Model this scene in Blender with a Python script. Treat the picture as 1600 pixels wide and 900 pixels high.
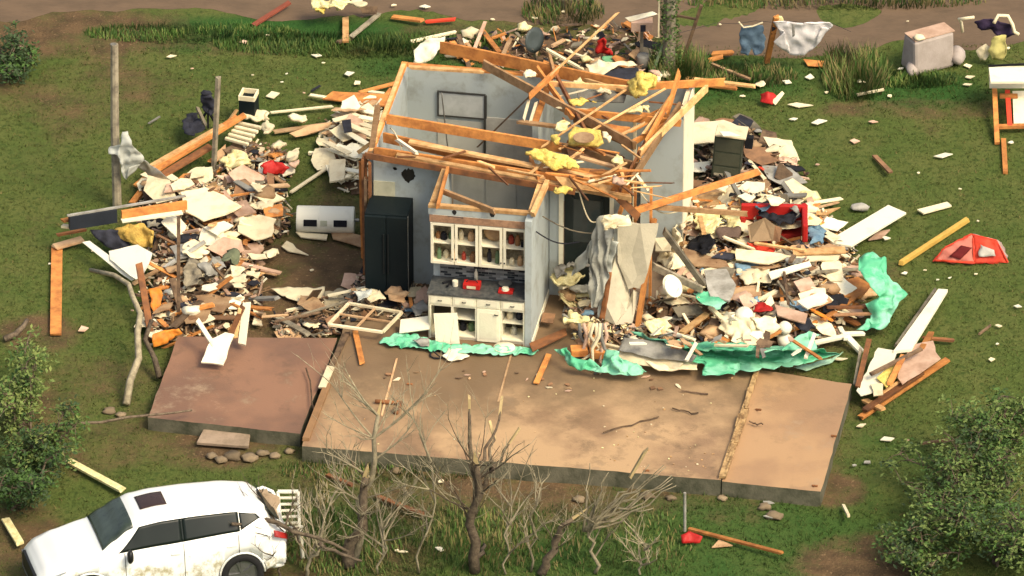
import bpy, bmesh, math, random
from mathutils import Vector, Matrix, noise
from math import sin, cos, pi, radians
R = random.Random(7)
for o in list(bpy.data.objects): bpy.data.objects.remove(o)
C = bpy.context.scene.collection
S = bpy.context.scene
# ---------------------------------------------------------------- camera, sky, sun, exposure
PITCH = radians(30.0); DIST = 130.0; F = 11440.0          # focal length in pixels of the 1600 px wide photograph
cd = bpy.data.cameras.new('camera'); cam = bpy.data.objects.new('camera', cd); C.objects.link(cam)
cam.location = (0, -DIST*cos(PITCH), DIST*sin(PITCH)); cam.rotation_euler = (pi/2-PITCH, 0, 0)
cd.sensor_width = 36; cd.lens = 36*F/1600; cd.clip_start = 1; cd.clip_end = 3000; S.camera = cam
SUN = Vector((0.52, -0.50, 0.88)).normalized()
W = bpy.data.worlds.new('World'); S.world = W; W.use_nodes = True
nt = W.node_tree; bg = nt.nodes['Background']; sky = nt.nodes.new('ShaderNodeTexSky'); sky.sky_type = 'NISHITA'
sky.sun_disc = False; sky.sun_elevation = math.asin(SUN.z); sky.sun_rotation = math.atan2(SUN.x, SUN.y)
sky.dust_density = 6.0; sky.air_density = 1.0; sky.ozone_density = 0.4
veil = nt.nodes.new('ShaderNodeHueSaturation'); veil.inputs['Saturation'].default_value = .7; nt.links.new(sky.outputs[0], veil.inputs['Color']); nt.links.new(veil.outputs[0], bg.inputs[0]); bg.inputs[1].default_value = 0.135
sd = bpy.data.lights.new('sun', 'SUN'); sd.energy = 1.75; sd.angle = radians(20); sd.color = (1.0, 0.82, 0.50)
so = bpy.data.objects.new('sun', sd); C.objects.link(so); so.rotation_euler = SUN.to_track_quat('Z', 'Y').to_euler(); so.location = (30, -30, 50)
S.view_settings.view_transform = 'Standard'; S.view_settings.look = 'None'; S.view_settings.gamma = 1
S.view_settings.exposure = 0.57; S.view_settings.use_curve_mapping = False
# ---------------------------------------------------------------- where a point of the photograph lies at height z
def P(px, py, z=0.0):
    dx = (px-800)/F; dy = (450-py)/F
    d = Vector((dx, cos(PITCH)+dy*sin(PITCH), -sin(PITCH)+dy*cos(PITCH)))
    o = cam.location
    t = (z-o.z)/d.z
    return Vector((o.x+d.x*t, o.y+d.y*t, z))
YAW = radians(-9.5); FL = 0.30
HU = Vector((cos(YAW), sin(YAW), 0)); HV = Vector((-sin(YAW), cos(YAW), 0)); HO = P(820, 541, FL)
def H(u, v, z=0.0): return HO+HU*u+HV*v+Vector((0, 0, z))      # house frame: u along the front, v to the rear, z above the floor
# ---------------------------------------------------------------- materials
MATS = {}
def mat(name, col, rough=.8, var=.25, scale=3.0, bump=.25, bscale=30, col2=None, metal=0.0, stretch=None, rnd=.12, mixlo=.4, mixhi=.65, spec=.3):
    if name in MATS: return MATS[name]
    m = bpy.data.materials.new(name); m.use_nodes = True; n = m.node_tree; N = n.nodes; L = n.links
    b = N['Principled BSDF']; b.inputs['Roughness'].default_value = rough; b.inputs['Metallic'].default_value = metal
    b.inputs['Specular IOR Level'].default_value = spec
    tc = N.new('ShaderNodeTexCoord'); mp = N.new('ShaderNodeMapping'); L.new(tc.outputs['Object'], mp.inputs[0])
    if stretch: mp.inputs['Scale'].default_value = stretch
    oi = N.new('ShaderNodeObjectInfo')
    nz = N.new('ShaderNodeTexNoise'); nz.inputs['Scale'].default_value = scale; nz.inputs['Detail'].default_value = 8; nz.inputs['Roughness'].default_value = .65
    L.new(mp.outputs[0], nz.inputs[0])
    rp = N.new('ShaderNodeMapRange'); rp.inputs[1].default_value = mixlo; rp.inputs[2].default_value = mixhi; L.new(nz.outputs[0], rp.inputs[0])
    c2 = col2 if col2 else tuple(c*(1-var) for c in col)
    mx = N.new('ShaderNodeMix'); mx.data_type = 'RGBA'; mx.inputs[6].default_value = (*col, 1); mx.inputs[7].default_value = (*c2, 1); L.new(rp.outputs[0], mx.inputs[0])
    hs = N.new('ShaderNodeHueSaturation'); L.new(mx.outputs[2], hs.inputs['Color'])
    mr = N.new('ShaderNodeMapRange'); mr.inputs[3].default_value = 1-rnd*1.5; mr.inputs[4].default_value = 1+rnd; L.new(oi.outputs['Random'], mr.inputs[0]); L.new(mr.outputs[0], hs.inputs['Value'])
    L.new(hs.outputs[0], b.inputs['Base Color'])
    n2 = N.new('ShaderNodeTexNoise'); n2.inputs['Scale'].default_value = bscale; n2.inputs['Detail'].default_value = 5; L.new(mp.outputs[0], n2.inputs[0])
    bp = N.new('ShaderNodeBump'); bp.inputs['Strength'].default_value = bump; bp.inputs['Distance'].default_value = .02; L.new(n2.outputs[0], bp.inputs['Height']); L.new(bp.outputs[0], b.inputs['Normal'])
    MATS[name] = m; return m
pine = mat('pine', (.64, .27, .07), .8, scale=5, col2=(.38, .14, .04), rnd=.25)
pinel = mat('pine_light', (.74, .46, .20), .8, scale=6, col2=(.48, .25, .09), rnd=.25)
pined = mat('pine_dark', (.27, .11, .04), .85, scale=5, col2=(.13, .06, .03), rnd=.3)
rot = mat('weathered_wood', (.2, .13, .075), .95, scale=6, col2=(.07, .045, .03), rnd=.3)
greyw = mat('grey_wood', (.3, .26, .18), .95, scale=5, col2=(.13, .11, .08), rnd=.3)
cream = mat('cream_drywall', (.80, .70, .46), .9, scale=3.5, col2=(.55, .41, .23), rnd=.15, mixlo=.5, mixhi=.8)
white = mat('white_paint', (.82, .77, .58), .7, scale=2.5, col2=(.58, .5, .32), rnd=.08, mixlo=.55, mixhi=.85)
plast = mat('white_plastic', (.82, .79, .64), .4, scale=2, col2=(.6, .57, .45), rnd=.05, mixlo=.55, mixhi=.85, bump=.05)
tan = mat('tan_board', (.56, .37, .2), .9, scale=3, col2=(.35, .2, .1), rnd=.3)
pink = mat('pinkish_board', (.62, .42, .3), .9, scale=3, col2=(.42, .26, .17), rnd=.2)
brown = mat('brown_sheet', (.3, .16, .08), .9, scale=3, col2=(.16, .09, .05), rnd=.3)
greyb = mat('grey_board', (.33, .32, .28), .85, scale=3, col2=(.18, .17, .14), rnd=.35)
wallm = mat('grey_blue_wall_paint', (.40, .445, .43), .85, scale=3.2, col2=(.29, .30, .26), rnd=.0, bump=.12, mixlo=.5, mixhi=.72)
wallw = mat('pale_wall_panel', (.5, .5, .44), .7, scale=1.6, col2=(.38, .38, .33), rnd=.06, bump=.06)
black = mat('black_metal', (.006, .012, .014), .6, scale=2, col2=(.01, .016, .017), rnd=.1, bump=.03, spec=.15)
dark = mat('dark_cloth', (.03, .032, .045), .9, scale=6, col2=(.015, .015, .02), rnd=.5)
darkg = mat('dark_green_paint', (.045, .055, .035), .7, scale=3, rnd=.2)
red = mat('red_plastic', (.45, .018, .014), .55, scale=4, col2=(.42, .015, .01), rnd=.1)
redc = mat('orange_red_fabric', (.72, .07, .03), .7, scale=4, col2=(.5, .04, .02), rnd=.1)
bluec = mat('denim_blue', (.10, .16, .22), .9, scale=7, col2=(.06, .1, .15), rnd=.15)
bluel = mat('pale_blue_cloth', (.22, .36, .45), .9, scale=7, col2=(.12, .22, .32), rnd=.2)
greent = mat('green_tarp', (.10, .46, .25), .6, scale=1.6, col2=(.26, .62, .42), rnd=.08, bump=1.0, bscale=7, mixlo=.45, mixhi=.55)
insul = mat('yellow_insulation', (.78, .62, .16), 1, scale=9, col2=(.55, .38, .08), rnd=.08, bump=.8, bscale=40)
insulp = mat('cream_insulation', (.86, .78, .42), 1, scale=9, col2=(.6, .5, .22), rnd=.08, bump=.8, bscale=40)
orange = mat('orange_plastic', (.75, .26, .03), .6, scale=5, col2=(.5, .15, .03), rnd=.1)
metal = mat('galvanised_metal', (.42, .42, .38), .4, scale=5, col2=(.28, .28, .26), metal=.6, rnd=.2)
glass = mat('dark_glass', (.012, .02, .016), .12, scale=2, bump=0, rnd=0, spec=.6)
bark = mat('bark', (.17, .13, .085), .95, scale=9, col2=(.07, .05, .035), rnd=.2, bump=.8)
barkl = mat('pale_bark', (.36, .31, .2), .95, scale=9, col2=(.2, .17, .11), rnd=.2, bump=.5)
cloths = [cream, cream, dark, bluel, greyb, pink, cream, tan]
def add_bsdf_mat(name, col, rough): return mat(name, col, rough)
# ---------------------------------------------------------------- mesh builder
class MB:
    def __init__(s): s.v = []; s.f = []; s.m = []; s.mi = 0
    def quad8(s, c):
        b = len(s.v); s.v += [Vector(p) for p in c]
        for q in ((0, 3, 2, 1), (4, 5, 6, 7), (0, 1, 5, 4), (1, 2, 6, 5), (2, 3, 7, 6), (3, 0, 4, 7)):
            s.f.append(tuple(b+i for i in q)); s.m.append(s.mi)
        return s
    def box(s, c, sz, rot=None):
        c = Vector(c); h = Vector(sz)/2; M = rot or Matrix.Identity(3)
        pts = [(-1, -1, -1), (1, -1, -1), (1, 1, -1), (-1, 1, -1), (-1, -1, 1), (1, -1, 1), (1, 1, 1), (-1, 1, 1)]
        return s.quad8([c+M@Vector((p[0]*h.x, p[1]*h.y, p[2]*h.z)) for p in pts])
    def hb(s, u0, u1, v0, v1, z0, z1):        # box in the house frame
        return s.quad8([H(u0, v0, z0), H(u1, v0, z0), H(u1, v1, z0), H(u0, v1, z0), H(u0, v0, z1), H(u1, v0, z1), H(u1, v1, z1), H(u0, v1, z1)])
    def bar(s, a, b, w, t, up=Vector((0, 0, 1)), chip=0.0):     # w across, t along up
        a = Vector(a); b = Vector(b); d = (b-a).normalized(); sd_ = d.cross(up)
        if sd_.length < .05: sd_ = d.cross(Vector((1, 0, 0)))
        sd_.normalize(); u = sd_.cross(d).normalized(); sd_ = sd_*w/2; u = u*t/2
        j = lambda: d*R.uniform(-chip, chip)
        return s.quad8([a-sd_-u+j(), a+sd_-u+j(), b+sd_-u+j(), b-sd_-u+j(), a-sd_+u+j(), a+sd_+u+j(), b+sd_+u+j(), b-sd_+u+j()])
    def tube(s, pts, rad, n=7, cap=True):
        pts = [Vector(p) for p in pts]; rings = []
        if not hasattr(rad, '__len__'): rad = [rad]*len(pts)
        x = None
        for i, p in enumerate(pts):
            d = (pts[min(i+1, len(pts)-1)]-pts[max(i-1, 0)])
            d = d.normalized() if d.length > 1e-6 else Vector((0, 0, 1))
            if x is None: x = d.orthogonal().normalized()
            x = (x-d*x.dot(d)); x = x.normalized() if x.length > 1e-5 else d.orthogonal().normalized(); y = d.cross(x)
            b = len(s.v); s.v += [p+(x*cos(2*pi*k/n)+y*sin(2*pi*k/n))*rad[i] for k in range(n)]; rings.append(b)
        for a, b in zip(rings, rings[1:]):
            for k in range(n): s.f.append((a+k, a+(k+1) % n, b+(k+1) % n, b+k)); s.m.append(s.mi)
        if cap:
            s.f.append(tuple(rings[0]+k for k in reversed(range(n)))); s.m.append(s.mi)
            s.f.append(tuple(rings[-1]+k for k in range(n))); s.m.append(s.mi)
        return s
    def prism(s, pts, t, up=None):           # polygon (any plane) thickened downwards
        pts = [Vector(p) for p in pts]; n = len(pts)
        nr = Vector((0, 0, 0))
        for i in range(n): nr += pts[i].cross(pts[(i+1) % n])
        nr.normalize()
        if up is not None and nr.dot(up) < 0 or up is None and nr.z < 0: pts.reverse(); nr = -nr
        b = len(s.v); s.v += pts+[p-nr*t for p in pts]
        s.f.append(tuple(b+i for i in range(n))); s.f.append(tuple(b+n+i for i in reversed(range(n)))); s.m += [s.mi]*2
        for i in range(n): s.f.append((b+i, b+n+i, b+n+(i+1) % n, b+(i+1) % n)); s.m.append(s.mi)
        return s
    def lump(s, c, r, rough=.3, seed=0, sub=2, sz=1.0):
        bm = bmesh.new(); bmesh.ops.create_icosphere(bm, subdivisions=sub, radius=1)
        b = len(s.v); r = Vector(r) if hasattr(r, '__len__') else Vector((r, r, r)); c = Vector(c)
        for v in bm.verts:
            k = 1+rough*noise.noise(v.co*1.7*sz+Vector((seed*3.1, seed, 0)))*1.6
            s.v.append(c+Vector((v.co.x*r.x, v.co.y*r.y, v.co.z*r.z))*k)
        for f in bm.faces: s.f.append(tuple(b+v.index for v in f.verts)); s.m.append(s.mi)
        bm.free(); return s
    def lathe(s, c, prof, n=20, axis=None):
        c = Vector(c); M = Matrix.Identity(3) if axis is None else Vector(axis).to_track_quat('Z', 'Y').to_matrix()
        st = len(s.v)
        for r, z in prof: s.v += [c+M@Vector((r*cos(2*pi*k/n), r*sin(2*pi*k/n), z)) for k in range(n)]
        for i in range(len(prof)-1):
            a = st+i*n; b = a+n
            for k in range(n): s.f.append((a+k, a+(k+1) % n, b+(k+1) % n, b+k)); s.m.append(s.mi)
        return s
    def build(s, name, mats, parent=None, smooth=False, bev=0, origin=None, solid=0):
        if not isinstance(mats, (list, tuple)): mats = [mats]
        if parent is not None: org = parent_world(parent)
        elif origin is not None: org = Vector(origin)
        else:
            xs = [p.x for p in s.v]; ys = [p.y for p in s.v]; zs = [p.z for p in s.v]
            org = Vector(((min(xs)+max(xs))/2, (min(ys)+max(ys))/2, min(zs)))
        me = bpy.data.meshes.new(name); me.from_pydata([tuple(p-org) for p in s.v], [], s.f)
        for m in mats: me.materials.append(m)
        if len(mats) > 1: me.polygons.foreach_set('material_index', s.m)
        if smooth: me.polygons.foreach_set('use_smooth', [True]*len(me.polygons))
        me.update()
        o = bpy.data.objects.new(name, me); C.objects.link(o)
        if parent is not None: o.parent = parent; WORG[o.name] = org
        else: o.location = org; WORG[o.name] = org
        if solid: md = o.modifiers.new('thick', 'SOLIDIFY'); md.thickness = solid; md.offset = 0
        if bev: md = o.modifiers.new('bevel', 'BEVEL'); md.width = bev; md.segments = 2; md.limit_method = 'ANGLE'
        return o
WORG = {}
def parent_world(p): return WORG[p.name]
LAB = {}
def tag(o, label, cat, group=None):
    o['label'] = label; o['category'] = cat
    if group: o['group'] = group
    return o
def struct(o, kind='structure'): o['kind'] = kind; return o
def thing(name, loc, label, cat, group=None):
    o = bpy.data.objects.new(name, None); C.objects.link(o); o.location = loc; WORG[o.name] = Vector(loc); o.empty_display_size = .1
    return tag(o, label, cat, group)
def Z(p, z): return Vector((p.x, p.y, z))
# ready-made kinds of debris, placed by photograph point and height
def board(name, label, cat, x1, y1, z1, x2, y2, z2, w, t, m, chip=.03, group=None, parent=None):
    o = MB().bar(P(x1, y1, z1), P(x2, y2, z2), w, t, chip=chip).build(name, m, parent, bev=.004)
    return o if parent is not None else tag(o, label, cat, group)
def panel(name, label, cat, pts, t, m, jag=0, group=None, parent=None, zd=None):
    q = []
    for p in pts: q.append(P(p[0], p[1], p[2] if len(p) > 2 else (zd if zd is not None else t)))
    if jag:
        r = []
        for i in range(len(q)):
            a = q[i]; b = q[(i+1) % len(q)]; k = max(1, int((b-a).length/.16)); e = (b-a)/k; pr = Vector((-e.y, e.x, 0)); pr = pr.normalized() if pr.length > 0 else pr
            r.append(a)
            for j in range(1, k): r.append(a+e*j+pr*R.uniform(-jag, jag))
        q = r
    o = MB().prism(q, t).build(name, m, parent, bev=.003)
    return o if parent is not None else tag(o, label, cat, group)
def sheetmesh(pts, amp, fs, L=.09, seed=0, ridge=True, ns=(1, 1, 1)):
    bm = bmesh.new(); vs = [bm.verts.new(p) for p in pts]; bm.faces.new(vs)
    bmesh.ops.triangulate(bm, faces=bm.faces[:])
    for it in range(9):
        es = [e for e in bm.edges if e.calc_length() > L]
        if not es: break
        bmesh.ops.subdivide_edges(bm, edges=es, cuts=1); bmesh.ops.triangulate(bm, faces=[f for f in bm.faces if len(f.verts) > 3])
    bm.normal_update()
    nr = Vector((0, 0, 0))
    for f in bm.faces: nr += f.normal*f.calc_area()
    nr.normalize()
    if nr.z < 0: nr = -nr
    mb = MB()
    bm.verts.index_update()
    for v in bm.verts:
        q = Vector((v.co.x*ns[0], v.co.y*ns[1], v.co.z*ns[2]))*fs+Vector((seed*7.3, seed*2.1, seed))
        k = (1-abs(noise.noise(q))*2.2)*.6+.5*noise.noise(q*2.3) if ridge else noise.noise(q)
        j = Vector((noise.noise(q*1.7+Vector((9, 0, 0))), noise.noise(q*1.7+Vector((0, 9, 0))), 0))*amp*.9
        mb.v.append(v.co+nr*(k*amp)+j)
    for f in bm.faces: mb.f.append(tuple(v.index for v in f.verts)); mb.m.append(0)
    bm.free(); return mb
def cloth(name, label, cat, pts, amp, m, fs=4.0, th=.012, z=.06, group=None, parent=None, seed=None, L=.07, ns=(1, 1, 1)):
    q = [P(p[0], p[1], p[2] if len(p) > 2 else z) for p in pts]
    mb = sheetmesh(q, amp, fs, L, seed if seed is not None else R.randint(0, 99), ns=ns)
    o = mb.build(name, m, parent, smooth=True, solid=th)
    return o if parent is not None else tag(o, label, cat, group)
def blob(cx, cy, rx, ry, n=9, rnd=.25, z=None):     # ragged outline in photograph points
    out = []
    for i in range(n):
        a = 2*pi*i/n; k = 1+R.uniform(-rnd, rnd)
        out.append((cx+rx*cos(a)*k, cy+ry*sin(a)*k) if z is None else (cx+rx*cos(a)*k, cy+ry*sin(a)*k, z))
    return out
def box3(name, x, y, w, d, h, ang, z0=0.0, tilt=None):
    """matrix + centre helper: base centre at photograph point"""
    M = Matrix.Rotation(ang, 3, 'Z')
    if tilt: M = M@Matrix.Rotation(tilt[0], 3, 'X')@Matrix.Rotation(tilt[1], 3, 'Y')
    return P(x, y, z0), M
# ================================================================ SETTING
def inpoly(x, y, poly):
    c = False; j = len(poly)-1
    for i in range(len(poly)):
        xi, yi = poly[i]; xj, yj = poly[j]
        if (yi > y) != (yj > y) and x < (xj-xi)*(y-yi)/(yj-yi)+xi: c = not c
        j = i
    return c
def pdist(x, y, poly):
    b = 1e9
    for i in range(len(poly)):
        x1, y1 = poly[i]; x2, y2 = poly[(i+1) % len(poly)]; dx = x2-x1; dy = y2-y1
        t = max(0, min(1, ((x-x1)*dx+(y-y1)*dy)/(dx*dx+dy*dy+1e-9))); b = min(b, math.hypot(x-x1-t*dx, y-y1-t*dy))
    return b
def toground(e):   # (cx, cy, rx, ry, strength) in photograph points -> metres
    c = P(e[0], e[1]); return (c.x, c.y, e[2]/88, e[3]/44, e[4])
MUD = [toground(e) for e in [(480, 440, 110, 75, 1), (400, 500, 120, 60, .9), (150, 620, 110, 60, .55), (180, 690, 130, 40, .6), (330, 700, 110, 30, .8), (60, 660, 50, 50, .6), (1340, 875, 90, 35, .9), (1300, 765, 45, 22, .9),
      (80, 130, 200, 60, .55), (60, 50, 220, 45, .9), (350, 75, 300, 12, .45), (250, 330, 70, 40, .5), (350, 380, 110, 60, .7), (550, 330, 60, 60, .7), (1170, 450, 180, 110, .9), (1120, 240, 80, 60, .6), (800, 60, 200, 40, .6), (90, 240, 90, 60, .3), (70, 420, 60, 120, .25),
      (1440, 170, 160, 16, .6), (850, 640, 400, 150, .9), (700, 800, 300, 40, .25), (60, 520, 60, 30, .8), (1450, 200, 120, 40, .25), (520, 880, 160, 40, .6), (30, 850, 60, 70, .8), (1030, 770, 120, 22, .6), (700, 740, 260, 26, .7)]]
GRN = [toground(e) for e in [(400, 52, 270, 26, 1), (1060, 120, 200, 40, .8), (1420, 140, 120, 26, .9), (1330, 110, 50, 50, .7), (1050, 840, 300, 70, .6), (660, 100, 100, 20, .7), (600, 830, 200, 60, .5), (1400, 750, 120, 60, .3)]]
def fld(x, y, lst):
    s = 0
    for cx, cy, rx, ry, k in lst:
        d = ((x-cx)/rx)**2+((y-cy)/ry)**2
        if d < 4: s = max(s, k*min(1, max(0, 1.5-d*.75)))
    return s
def mud(x, y):
    return max(0, min(1, fld(x, y, MUD)-.12+.38*noise.noise(Vector((x*.9, y*.9, 0)))+.3*noise.noise(Vector((x*3.3, y*3.3, 5)))))
def green(x, y): return max(0, min(1, fld(x, y, GRN)+.25*noise.noise(Vector((x*1.3, y*1.3, 9)))))
def gz(x, y): return .03*noise.noise(Vector((x*.5, y*.5, 2)))-.02
def ground():
    n = 260; x0, x1, y0, y1 = -13., 13., -13., 14.
    xs = [-700, -300, -100, -40, -20]+[x0+(x1-x0)*i/n for i in range(n+1)]+[20, 40, 100, 300, 700]
    ys = [-700, -300, -100, -40, -20]+[y0+(y1-y0)*i/n for i in range(n+1)]+[20, 40, 100, 300, 700]
    v = [(x, y, gz(x, y)) for y in ys for x in xs]; w = len(xs)
    f = [(j*w+i, j*w+i+1, (j+1)*w+i+1, (j+1)*w+i) for j in range(len(ys)-1) for i in range(w-1)]
    me = bpy.data.meshes.new('ground'); me.from_pydata(v, [], f); me.polygons.foreach_set('use_smooth', [True]*len(f))
    at = me.color_attributes.new('cover', 'FLOAT_COLOR', 'POINT')
    buf = []
    for x, y, z in v: buf += [mud(x, y), green(x, y), 0, 1]
    at.data.foreach_set('color', buf)
    m = bpy.data.materials.new('grass_and_mud'); m.use_nodes = True; N = m.node_tree.nodes; L = m.node_tree.links; b = N['Principled BSDF']
    b.inputs['Roughness'].default_value = 1; b.inputs['Specular IOR Level'].default_value = .1
    ca = N.new('ShaderNodeVertexColor'); ca.layer_name = 'cover'; sp = N.new('ShaderNodeSeparateColor'); L.new(ca.outputs[0], sp.inputs[0])
    tc = N.new('ShaderNodeTexCoord')
    def nz(s, d=6):
        q = N.new('ShaderNodeTexNoise'); q.inputs['Scale'].default_value = s; q.inputs['Detail'].default_value = d; L.new(tc.outputs['Object'], q.inputs[0]); return q
    def mix(a, c, f):
        q = N.new('ShaderNodeMix'); q.data_type = 'RGBA'
        for k, val in ((6, a), (7, c)):
            if isinstance(val, tuple): q.inputs[k].default_value = (*val, 1)
            else: L.new(val, q.inputs[k])
        L.new(f, q.inputs[0]); return q.outputs[2]
    def rng(s, lo, hi):
        q = N.new('ShaderNodeMapRange'); q.inputs[1].default_value = lo; q.inputs[2].default_value = hi; L.new(s, q.inputs[0]); return q.outputs[0]
    g1 = mix((.078, .108, .026), (.104, .120, .034), rng(nz(1.2).outputs[0], .4, .62))
    g2 = mix(g1, (.050, .075, .018), rng(nz(9).outputs[0], .5, .68))
    g3 = mix(g2, (.03, .085, .018), sp.outputs[1])
    m1 = mix((.135, .086, .045), (.08, .054, .03), rng(nz(2.5).outputs[0], .4, .65))
    m2 = mix(m1, (.25, .17, .09), rng(nz(18).outputs[0], .6, .75))
    fa = N.new('ShaderNodeMath'); fa.operation = 'ADD'; L.new(sp.outputs[0], fa.inputs[0])
    fb = N.new('ShaderNodeMath'); fb.operation = 'MULTIPLY_ADD'; L.new(nz(14).outputs[0], fb.inputs[0]); fb.inputs[1].default_value = .6; fb.inputs[2].default_value = -.3; L.new(fb.outputs[0], fa.inputs[1])
    L.new(mix(g3, m2, rng(fa.outputs[0], .15, .85)), b.inputs['Base Color'])
    bp = N.new('ShaderNodeBump'); bp.inputs['Strength'].default_value = .8; bp.inputs['Distance'].default_value = .05; L.new(nz(22, 8).outputs[0], bp.inputs['Height']); L.new(bp.outputs[0], b.inputs['Normal'])
    me.materials.append(m); o = bpy.data.objects.new('ground', me); C.objects.link(o); struct(o)
ground()
# muddy road across the top
def road():
    top = []; n = 160
    edge = [(-200, 62), (10, 40), (130, 22), (300, 20), (430, 40), (560, 30), (640, 22), (760, 40), (900, 46), (1000, 60), (1100, 92), (1250, 96), (1340, 88), (1420, 66), (1520, 88), (1620, 70), (1800, 60)]
    def ey(x):
        for (a, b), (c, d) in zip(edge, edge[1:]):
            if a <= x <= c: t = (x-a)/(c-a); t = t*t*(3-2*t); return b+(d-b)*t
    mb = MB(); rows = 6
    for i in range(n+1):
        px = -190+1980*i/n; y = ey(px)-8+5*noise.noise(Vector((px*.02, 0, 0)))+4*noise.noise(Vector((px*.07, 3, 0)))
        a = P(px, y)
        for k in range(rows): yy = a.y+(k*5.5 if k else 0); mb.v.append(Vector((a.x, yy, gz(a.x, yy)+.003 if k == 0 else gz(a.x, yy)+.045)))
    for i in range(n):
        for k in range(rows-1): b = i*rows+k; mb.f.append((b, b+rows, b+rows+1, b+1)); mb.m.append(0)
    m = mat('road_mud', (.15, .10, .06), .75, scale=1.3, col2=(.11, .075, .045), rnd=0, bump=.7, bscale=7, stretch=(1, 1.8, 1))
    struct(mb.build('dirt_road', m, smooth=True, origin=(0, 0, 0)))
road()
def concrete(name, base, dark_, stain, seed, wet=None):
    m = bpy.data.materials.new(name); m.use_nodes = True; N = m.node_tree.nodes; L = m.node_tree.links; b = N['Principled BSDF']
    tc = N.new('ShaderNodeTexCoord'); mp = N.new('ShaderNodeMapping'); mp.inputs['Location'].default_value = (seed, seed*2, 0); L.new(tc.outputs['Object'], mp.inputs[0])
    def nz(s, d=6, r=.6):
        q = N.new('ShaderNodeTexNoise'); q.inputs['Scale'].default_value = s; q.inputs['Detail'].default_value = d; q.inputs['Roughness'].default_value = r; L.new(mp.outputs[0], q.inputs[0]); return q.outputs[0]
    def rng(s, lo, hi, a=0, c=1):
        q = N.new('ShaderNodeMapRange'); q.inputs[1].default_value = lo; q.inputs[2].default_value = hi; q.inputs[3].default_value = a; q.inputs[4].default_value = c; L.new(s, q.inputs[0]); return q.outputs[0]
    def mix(a, c, f):
        q = N.new('ShaderNodeMix'); q.data_type = 'RGBA'
        for k, val in ((6, a), (7, c)):
            if isinstance(val, tuple): q.inputs[k].default_value = (*val, 1)
            else: L.new(val, q.inputs[k])
        L.new(f, q.inputs[0]); return q.outputs[2]
    n1 = nz(.55, 6, .6); c = mix(base, dark_, rng(n1, .46, .58))
    c = mix(c, stain, rng(nz(1.6, 8, .7), .53, .68, 0, .85)); c = mix(c, (.55, .40, .25), rng(nz(.8, 9, .75), .56, .70, 0, .55)); c = mix(c, (.5, .36, .2), rng(nz(26, 4, .8), .66, .74, 0, .7))
    if wet is not None:      # ground water has crept out from under the wreck
        ge = N.new('ShaderNodeNewGeometry'); sx = N.new('ShaderNodeSeparateXYZ'); L.new(ge.outputs['Position'], sx.inputs[0])
        w1 = N.new('ShaderNodeMath'); w1.operation = 'MULTIPLY_ADD'; L.new(nz(.9, 7, .65), w1.inputs[0]); w1.inputs[1].default_value = 5.0; L.new(sx.outputs[1], w1.inputs[2])
        c = mix(c, (.15, .10, .055), rng(w1.outputs[0], wet+2.1, wet+3.9, 0, .8))
    L.new(c, b.inputs['Base Color']); L.new(rng(n1, .45, .6, .75, .45), b.inputs['Roughness']); b.inputs['Specular IOR Level'].default_value = .35
    bp = N.new('ShaderNodeBump'); bp.inputs['Strength'].default_value = .25; bp.inputs['Distance'].default_value = .02; L.new(nz(30), bp.inputs['Height']); L.new(bp.outputs[0], b.inputs['Normal'])
    return m
cA = concrete('slab_tan_damp', (.44, .29, .155), (.27, .17, .095), (.16, .105, .06), 3, P(900, 690).y)
cB = concrete('slab_tan_dry', (.42, .26, .135), (.34, .205, .11), (.25, .155, .085), 11)
cC = concrete('slab_red_brown', (.26, .14, .085), (.19, .105, .065), (.13, .08, .05), 5)
cS = mat('concrete_side', (.15, .14, .095), .95, scale=2.5, col2=(.055, .06, .035), rnd=0, bump=.5)
def slab(name, poly, z1, m, seed):
    mb = MB(); q = []
    for i in range(len(poly)):
        a = Vector(poly[i]); b = Vector(poly[(i+1) % len(poly)]); k = max(2, int((b-a).length/.25)); e = (b-a)/k; pr = Vector((-e.y, e.x)).normalized()
        for j in range(k): pt = a+e*j+(pr*R.uniform(-.012, .012) if j else Vector((0, 0))); q.append(H(pt.x, pt.y, 0))
    q = [Z(p, z1) for p in q]; n = len(q); mb.prism(q, z1+.06)
    for i in range(len(mb.m)): mb.m[i] = 0 if i == 0 else 1
    o = mb.build(name, [m, cS], bev=0); struct(o); return o
def uv(px, py, z):
    d = P(px, py, z)-Z(HO, z); return (d.dot(HU), d.dot(HV))
SA = [uv(472, 697, FL), uv(1126, 750, FL), uv(1183, 574, FL), (2.3, -.2), (2.3, 5.35), (-3.3, 5.35)]
SB = [uv(1128, 752, FL-.03), uv(1282, 768, FL-.03), uv(1331, 600, FL-.03), uv(1186, 578, FL-.03)]
SC_ = [uv(231, 652, .24), uv(469, 678, .24), uv(527, 528, .24), uv(278, 526, .24)]
slab('foundation_slab', SA, FL, cA, 1)
slab('porch_slab', SB, FL-.03, cB, 2)
slab('carport_slab', SC_, .24, cC, 3)
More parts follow.
